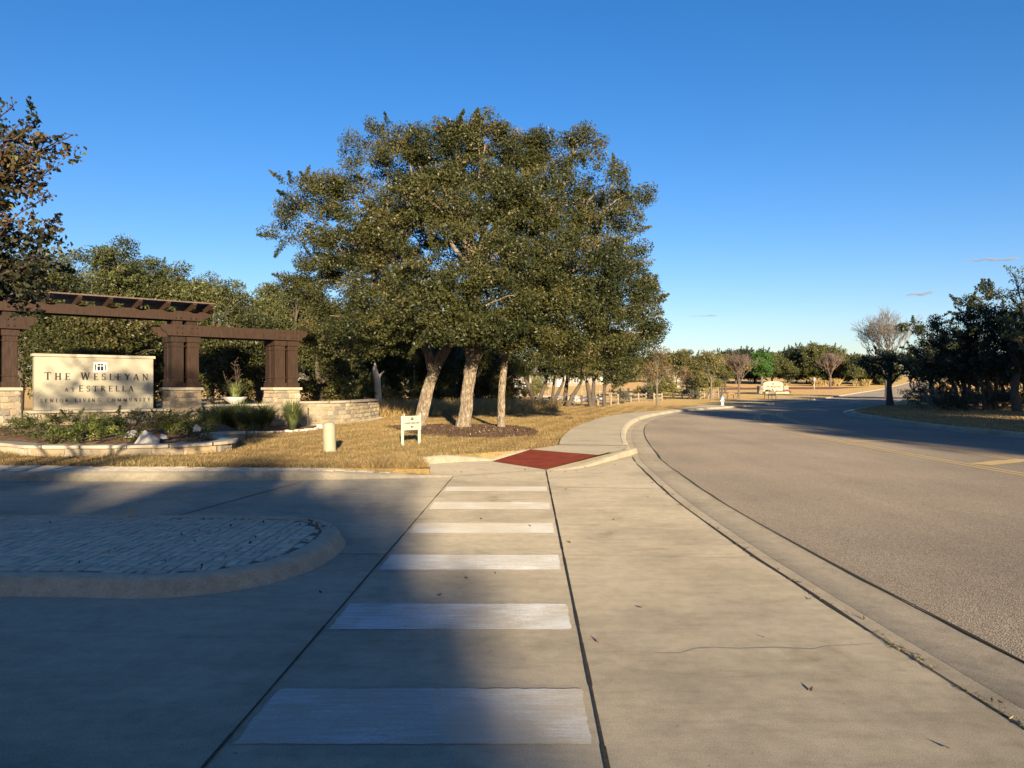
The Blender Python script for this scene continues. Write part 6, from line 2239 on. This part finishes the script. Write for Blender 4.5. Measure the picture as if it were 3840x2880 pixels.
for i, (x5, y5, w_, h, Y, m, lab) in enumerate(((1560, 1150, 3.0, 1.5, 49, M_GREYSH, 'grey-leaved shrub at the left end of the right thicket'), (1640, 1160, 2.8, 1.2, 47.5, M_OAKD, 'low dark green shrub before the right thicket'), (1420, 1100, 2.2, 1.7, 54, M_GREYSH, 'sparse pale shrub beside the road left of the right thicket'),
                                             (1900, 1130, 3.4, 1.4, 51, M_GREYSH, 'thin twiggy brush under the tallest dark oak'), (2100, 1120, 3.0, 1.3, 50, M_GREYSH, 'brown brush under the leaning dark oak'), (1760, 1120, 2.6, 1.5, 53, M_GREYSH, 'twiggy brush in the middle of the right thicket'), (1990, 1120, 3.4, 1.8, 54, M_OAKD, 'dark brush between the trunks of the right thicket'), (2230, 1130, 3.0, 1.6, 49, M_OAKD, 'dark brush at the right edge below the leaning oak'), (1480, 1060, 3.0, 2.2, 58, M_OAKD, 'dark bush behind the grey-leaved roadside shrub'))):
    q = z5p(x5, y5, Y)
    wild_bush(lab, q.x, Y, w_, h, m, 620 + i, .13, 5, 'shrubs under the right thicket', 55, 2.6)
wild = [(24, 60), (30, 70), (37, 78), (43, 86), (36, 66), (44, 74), (52, 90), (40, 60), (48, 64), (58, 78)]
for i, (x, y) in enumerate(wild[4:]):
    std_tree('thicket_oak', 'dim oak deep inside the thicket on the right verge', (x, y), 6.5 + (i % 3), 6.5, 1.2, M_OAKD, M_BARKD, 640 + i, .26, 11, 1.3, .6, 55, .18, group='oaks deep in the right thicket', twigs=1)

# ------------------------------------------------------------------ crape myrtle on the island, just left of the picture
cmx, cmy = -7.4, 7.5
cm = empty('crape_myrtle', (cmx, cmy, .11), 0, 'red and yellow leaved crape myrtle with seed heads at the left edge', 'tree')
rg_ = random.Random(77)
nr = np.random.default_rng(77)
lob = [(x + 1.0, y, z, a, b_, c) for x, y, z, a, b_, c in [(-.1, .2, 3.2, 1.2, 1.1, 1.0), (1.0, .2, 3.55, .66, .6, .48), (.75, .0, 2.95, .62, .6, .5), (1.1, .3, 2.85, .66, .5, .42), (.2, -.2, 4.1, .9, .8, .6), (.95, .1, 4.0, .5, .45, .36), (1.5, .3, 3.93, .42, .4, .24), (1.42, .2, 3.62, .42, .4, .25),
       (.85, .4, 2.5, .66, .5, .40), (1.25, .4, 2.6, .5, .4, .34), (-.9, .2, 3.6, 1.0, .9, .8), (-.5, .0, 4.35, .8, .8, .5), (.5, .2, 4.2, .5, .5, .32), (.3, .2, 2.5, .7, .6, .45), (.6, .3, 2.2, .5, .4, .26), (.75, .2, 3.5, .5, .5, .4), (.4, .2, 3.3, .7, .6, .6)]]
lob_far = [(-1.2, .3, 4.4, 1.2, 1.1, .9), (-2.4, .2, 4.6, 1.2, 1.1, .9), (-3.4, .2, 4.9, 1.1, 1.0, .8), (-1.8, .0, 5.5, 1.1, 1.0, .7), (-.6, .3, 5.3, .9, .9, .6), (-3.0, .0, 3.9, 1.0, 1.0, .7), (-1.8, .4, 3.4, .9, .9, .6), (-4.2, .2, 4.3, .9, .9, .7)]
stems = []
for i, (ex, ey, ez) in enumerate(((-1.6, .1, 3.9), (.3, .4, 3.5), (1.1, -.1, 3.2), (-.5, .3, 4.2), (-2.4, -.3, 4.0))):
    a = i * 1.257
    stems.append(([(math.cos(a) * .1, math.sin(a) * .1, -.05), (math.cos(a) * .16 + ex * .1, math.sin(a) * .16, .8), (ex * .45 + math.cos(a) * .2, ey * .45 + math.sin(a) * .2, 1.8), (ex, ey, ez * .85)], [.055, .045, .038, .028]))
wood('trunk', stems, lob + lob_far, M_BARKD, cm, rg_, .010, 5, 8)
P, tint, ax = clumps(lob, nr, 9.5, .17, 48, .32, .8)
tint = np.where(P[:, 2] < 3.15, tint * np.clip(0.25 + (P[:, 2] - 2.2) * .45, .2, 1), np.clip(tint + .08, 0, 1))       # lower leaves greener, with shade low in the crown put into their colour
P2, tint2, ax2 = clumps(lob_far, nr, 4.4, .26, 55, .3, .8)
near = np.argsort(-(P[:, 0] * 1.0 - P[:, 1] * .15) + 0.0)[:]
order = np.argsort(-P[:, 0])
vis = order[:9000]
pick = vis[nr.choice(len(vis), 300, replace=False)]
mask = np.ones(len(P), bool)
mask[pick] = False
crown = leaves('crown', np.concatenate([P[mask], P2]), .062, np.concatenate([tint[mask], tint2]), nr, M_CRAPE, cm, .62)
lm = []
for q in range(12):
    me_o = leaves('leaf', np.zeros((1, 3)), .075, np.array([q / 11]), nr, M_CRAPE, None, .6)
    lm.append(me_o.data)
    bpy.data.objects.remove(me_o)
for i in pick:
    o = bpy.data.objects.new('leaf', lm[int(tint[i] * 11.99)])
    COL.objects.link(o)
    o.parent = crown
    o.location = P[i]
    o.rotation_euler = (nr.uniform(0, 6), nr.uniform(0, 6), nr.uniform(0, 6))
bm = bmesh.new()
for (tx_, tz_) in ((1.98, 4.02), (1.85, 3.66), (1.78, 3.42), (1.0, 4.55), (.55, 4.6), (1.25, 3.3), (1.3, 2.95), (.1, 4.7), (1.85, 3.9), (1.5, 4.25), (.8, 4.4), (1.45, 3.05), (1.75, 2.75)):
    tx_ += 1.0
    b0 = Vector((tx_ - .35, .2, tz_ - .22))
    e = Vector((tx_, .15 + rg_.uniform(-.2, .2), tz_))
    pth = limb_path(b0, e, rg_, .04, 6)
    add_tube(bm, pth, [.006] * 7, 3)
    for q in range(16):
        a = pth[rg_.randrange(2, 7)]
        b_ = a + Vector((rg_.uniform(-.07, .09), rg_.uniform(-.06, .06), rg_.uniform(-.04, .08)))
        add_tube(bm, [a, b_], [.003, .003], 3)
        bmesh.ops.create_icosphere(bm, subdivisions=1, radius=.0125, matrix=Matrix.Translation(b_))
tag(bm_obj('seed_heads', bm, plain('dark seed capsule', (.06, .04, .035), .8, .2, .3), cm), kind='stuff')

# ------------------------------------------------------------------ trees out of the picture that shade the foreground and the road
shade = [  # x, y, h, w, z0
    (2.25, -31, 8.9, 7.9, 1.4), (-2.6, -31.5, 9.9, 8.0, 1.2), (-6.2, -31, 10.1, 8.0, 1.2), (-9.8, -31.5, 10.0, 8.0, 1.2), (-13.5, -31, 10.2, 8.5, 1.2), (-17.5, -31, 10.4, 8.5, 1.2), (-22, -30, 10.4, 9.5, 1.2), (-28, -28, 10.5, 10.0, 2.0), (4.0, -31, 8.7, 4.6, 1.0), (-4.6, -34.5, 10.9, 7.5, 1.4),
    (20.5, -6, 9.6, 8.5, 1.8), (20.3, 4, 9.8, 8.0, 1.8), (23.0, 11, 9.6, 8.0, 1.6), (24.5, 19, 9.6, 8.0, 1.6), (28.5, 27, 9.8, 8.0, 1.5), (33.5, 35, 10, 8.5, 1.4), (38, 42, 10.5, 9, 1.4), (41, 31, 11.5, 10, 1.4), (32, 15, 11, 10, 1.6), (45, 48, 10, 9, 1.4), (34, 24, 11, 9, 1.4), (20, -18, 10, 9, 2)]
for i, (x, y, h, w_, z0) in enumerate(shade):
    std_tree('shade_oak', 'oak behind the viewer shading the driveway' if y < -10 else 'oak beside the road right of the view, shading the road', (x, y), h, w_, z0, M_OAK, M_BARKD, 700 + i, .26, 30 if y < -20 else 12, 1.25, .6, 60, .22, group='oaks behind the viewer' if y < -10 else 'oaks outside the view along the right verge', twigs=1)

# ------------------------------------------------------------------ dry lawn blades, verge blades, leaf litter


def lawn_blades(name, label, poly, holes, n, h, m, seed, wd, near_bias=1.6, zoff=.115):
    rg = np.random.default_rng(seed)
    xs = [p[0] for p in poly]
    ys = [p[1] for p in poly]
    y0, y1 = min(ys), max(ys)
    Y = y0 + (y1 - y0) * rg.uniform(0, 1, n * 2) ** near_bias
    X = rg.uniform(min(xs), max(xs), n * 2)
    ok_ = inside(X, Y, poly)
    for hpoly in holes:
        ok_ &= ~inside(X, Y, hpoly)
    X, Y = X[ok_][:n], Y[ok_][:n]
    n = len(X)
    # gather a little into tufts
    gx, gy = np.round(X / .09) * .09, np.round(Y / .09) * .09
    w_ = rg.uniform(0, .75, n)
    X, Y = X + (gx - X) * w_ + rg.normal(0, .012, n), Y + (gy - Y) * w_ + rg.normal(0, .012, n)
    patch = (np.sin(X * 1.3 + 1.7 * np.sin(Y * .9)) * np.sin(Y * 1.1 + 1.3 * np.sin(X * .7)) + 1) / 2
    hh = h * rg.uniform(.4, 1.35, n) * (0.6 + .8 * patch)
    a = rg.uniform(0, 2 * math.pi, n)
    ln = rg.normal(0, .55, (n, 2)) * hh[:, None]
    sc = 1 + np.clip((Y - 15) / 40, 0, 1.5)
    s_ = np.stack([np.cos(a), np.sin(a), np.zeros(n)], 1) * (wd * rg.uniform(.6, 1.3, n) * sc)[:, None]
    Z = np.array([gz(p, q) for p, q in zip(X, Y)]) + zoff
    b0 = np.stack([X, Y, Z], 1)
    t = b0 + np.stack([ln[:, 0], ln[:, 1], hh], 1)
    V = np.stack([b0 - s_, b0 + s_, t + s_ * .2, t - s_ * .2], 1)
    tint = np.clip(rg.normal(.40, .16, n) + .34 * (patch - .5) + .22 * np.sin(X * 4.1 + Y * 2.3) * np.sin(Y * 3.7 - X * 1.9), 0, .93)
    thin = (np.sin(X * 2.9 + 2 * np.sin(Y * 1.7)) * np.sin(Y * 2.4 + np.sin(X * 2.2)) > .62) & (rg.uniform(size=n) < .75)
    hh[thin] *= .25
    grn = (rg.uniform(size=n) < .10 + .28 * (patch > .62) * (Y < 24))
    tint[grn] = 1.0
    return tag(quads(name, V, tint, m), label, None, None, 'stuff')


lawn_near = strip_back[1:] + lk_back + [(0.8, 18.9), (1.15, 19.6)] + [tuple(p) for p in SL if p.y < 66] + [(15, 61.5), (-3, 58), (-3, 46), (-6, 37), (-13, 30), (-14, 14.6)]
pp_hole = [tuple(p) for p in PP] + [(-9, 25), (-17, 22)]
bed_hole = [(-10.2, 25.2), (-9.2, 24.7), (-8.2, 24.6), (-7.3, 25.2), (-6.85, 26.3), (-6.6, 29), (-8, 31), (-12, 29)]
lawn_blades('lawn_grass', 'short dry straw-coloured grass of the lawn', lawn_near, [pp_hole, bed_hole, [tuple(p) for p in mp]], 330000, .055, M_BLADE, 31, .0065, 1.7)
vr = [(16.75, 22), (16.75, 28.5), (17.4, 33), (18.8, 39.4), (20.1, 44.3), (21.8, 48.8), (24.6, 53.8), (31, 64), (36, 58), (40, 46), (34, 32), (26, 22)]
lawn_blades('verge_grass', 'dry brown grass of the right verge', vr, [], 60000, .06, M_VBLADE, 32, .012, 1.3, .10)
# ragged tuft of long grass at the kerb end
tuft_field('kerb_tuft', 'shaggy grass tuft hanging over the start of the kerb', [(-3.2, 14.15), (-2.3, 14.06), (-1.52, 14.0), (-1.62, 14.5), (-1.78, 15.2), (-2.0, 15.75), (-2.7, 15.6)], 5200, .13, M_BLADE, 33, .006, .6, PZ)
tuft_field('wall_grass', 'longer grass against the planter and wall foot', [(-11.8, 16.7), (-10.4, 16.35), (-9.3, 16.3), (-8.1, 16.4), (-6.95, 16.85), (-6.5, 17.7), (-6.6, 18.5), (-6.45, 17.7), (-6.9, 16.75), (-8.1, 16.25), (-9.3, 16.15), (-10.5, 16.2)], 900, .10, M_BLADE, 34, .006, .5, PZ)

nr = np.random.default_rng(44)
L1 = [(0.55, 7.9, 0), (-0.15, 6.55, 0), (.9, 5.55, 0), (-.37, 6.45, 0), (-1.5, 6.0, .0), (1.55, 4.05, 0), (1.62, 4.9, 0), (1.9, 3.4, 0), (-.35, 9.3, 0), (.2, 8.8, 0), (1.2, 9.3, 0), (.55, 4.8, 0), (.9, 12, 0), (2.0, 11.2, 0), (-.6, 5.9, 0), (-2.5, 6.2, .13), (-2.35, 6.25, .13), (-3.0, 6.3, .13), (-4.6, 6.4, .13), (-5.0, 8.3, .13), (-1.98, 7.4, .13)]
C = [(x + nr.normal(0, .03), y + nr.normal(0, .03), z + .014) for x, y, z in L1]
for _ in range(40):
    C.append((nr.uniform(-3.8, -1.95), nr.uniform(6.2, 8.6), .142))
for _ in range(26):
    a = nr.uniform(0, 1)
    C.append((-1.95 + nr.normal(0, .03) - .3 * a, 8.0 + a * .5, .145))
for _ in range(50):
    y = nr.uniform(2, 17)
    j_ = min(J, key=lambda p: abs(p.y - y))
    C.append((j_.x - .0 + nr.normal(0, .03), y, .012))
for _ in range(30):
    C.append((nr.uniform(-1.6, 2.2), nr.uniform(14, 18), .02 if nr.uniform() < 0 else .012))
C = np.array(C)
C = C[~((C[:, 1] > 16) & (C[:, 2] < .1))]
tag(leaves('leaf_litter', C, .042, nr.uniform(0, 1, len(C)), nr, M_DRYLEAF, None, .45, nrm=np.tile([0, 0, 1.], (len(C), 1)), nrm_w=.7), 'scattered small fallen leaves on the concrete', None, None, 'stuff')
# weeds along the apron joint
W_ = []
for y0, y1, n in ((4.3, 5.0, 90), (3.3, 4.1, 60), (5.4, 6.4, 30), (8, 12, 40)):
    for _ in range(n):
        y = nr.uniform(y0, y1)
        j_ = min(J, key=lambda p: abs(p.y - y))
        W_.append((j_.x + nr.normal(0, .016), y, .008 + abs(nr.normal(0, .008))))
W_ = np.array(W_)
tag(leaves('joint_weeds', W_, .024, nr.uniform(0, 1, len(W_)), nr, M_OLIVE, None, .22), 'small weeds and grit in the joint along the gutter', None, None, 'stuff')
grass_clump('thin dry weed growing at the far edge of the island', -4.35, 8.72, .24, 5, 91, M_STRAW, .12, .004, .13, 'dry_weed', 'weed')

# ------------------------------------------------------------------ small cloud
k = NB('cloud vapour')
k.t.nodes.remove(k.b)
pv = k.n('ShaderNodeVolumePrincipled')
pv.inputs['Color'].default_value = (1, 1, 1, 1)
pv.inputs['Density'].default_value = 0.022
pv.inputs['Anisotropy'].default_value = 0.2
k.l(pv.outputs[0], k.out.inputs['Volume'])
M_CLOUD = k.m


def cloud(label, u, v, wpx, hpx, seed, Y=3200):
    rg = random.Random(seed)
    c_ = dp(u, v, Y)
    s_ = Y / 1662
    bm = bmesh.new()
    for i in range(9):
        t = i / 8 - .5
        bmesh.ops.create_icosphere(bm, subdivisions=2, radius=1, matrix=Matrix.Translation((t * wpx * s_, rg.uniform(-20, 20), (rg.uniform(-.15, .25) + (t + .5) * .35) * hpx * s_)) @ Matrix.Diagonal((wpx * s_ * .13, 30, hpx * s_ * (.18 + .25 * (t + .5)), 1)))
    me = bpy.data.meshes.new('cloud')
    bm.to_mesh(me)
    bm.free()
    o = link('cloud', me, M_CLOUD)
    o.location = c_
    rm = o.modifiers.new('merge', 'REMESH')
    rm.mode = 'VOXEL'
    rm.voxel_size = 4
    return tag(o, label, 'cloud', None, 'thing')


cloud('small white cloud in the sky above the thin dark tree', 1985, 637, 46, 9, 1)
cloud('faint long thin cloud low in the sky right of the big oaks', 1515, 683, 60, 4, 2)
cloud('faint wide cloud high over the dark oaks at the right edge', 2140, 562, 100, 7, 3, 4200)
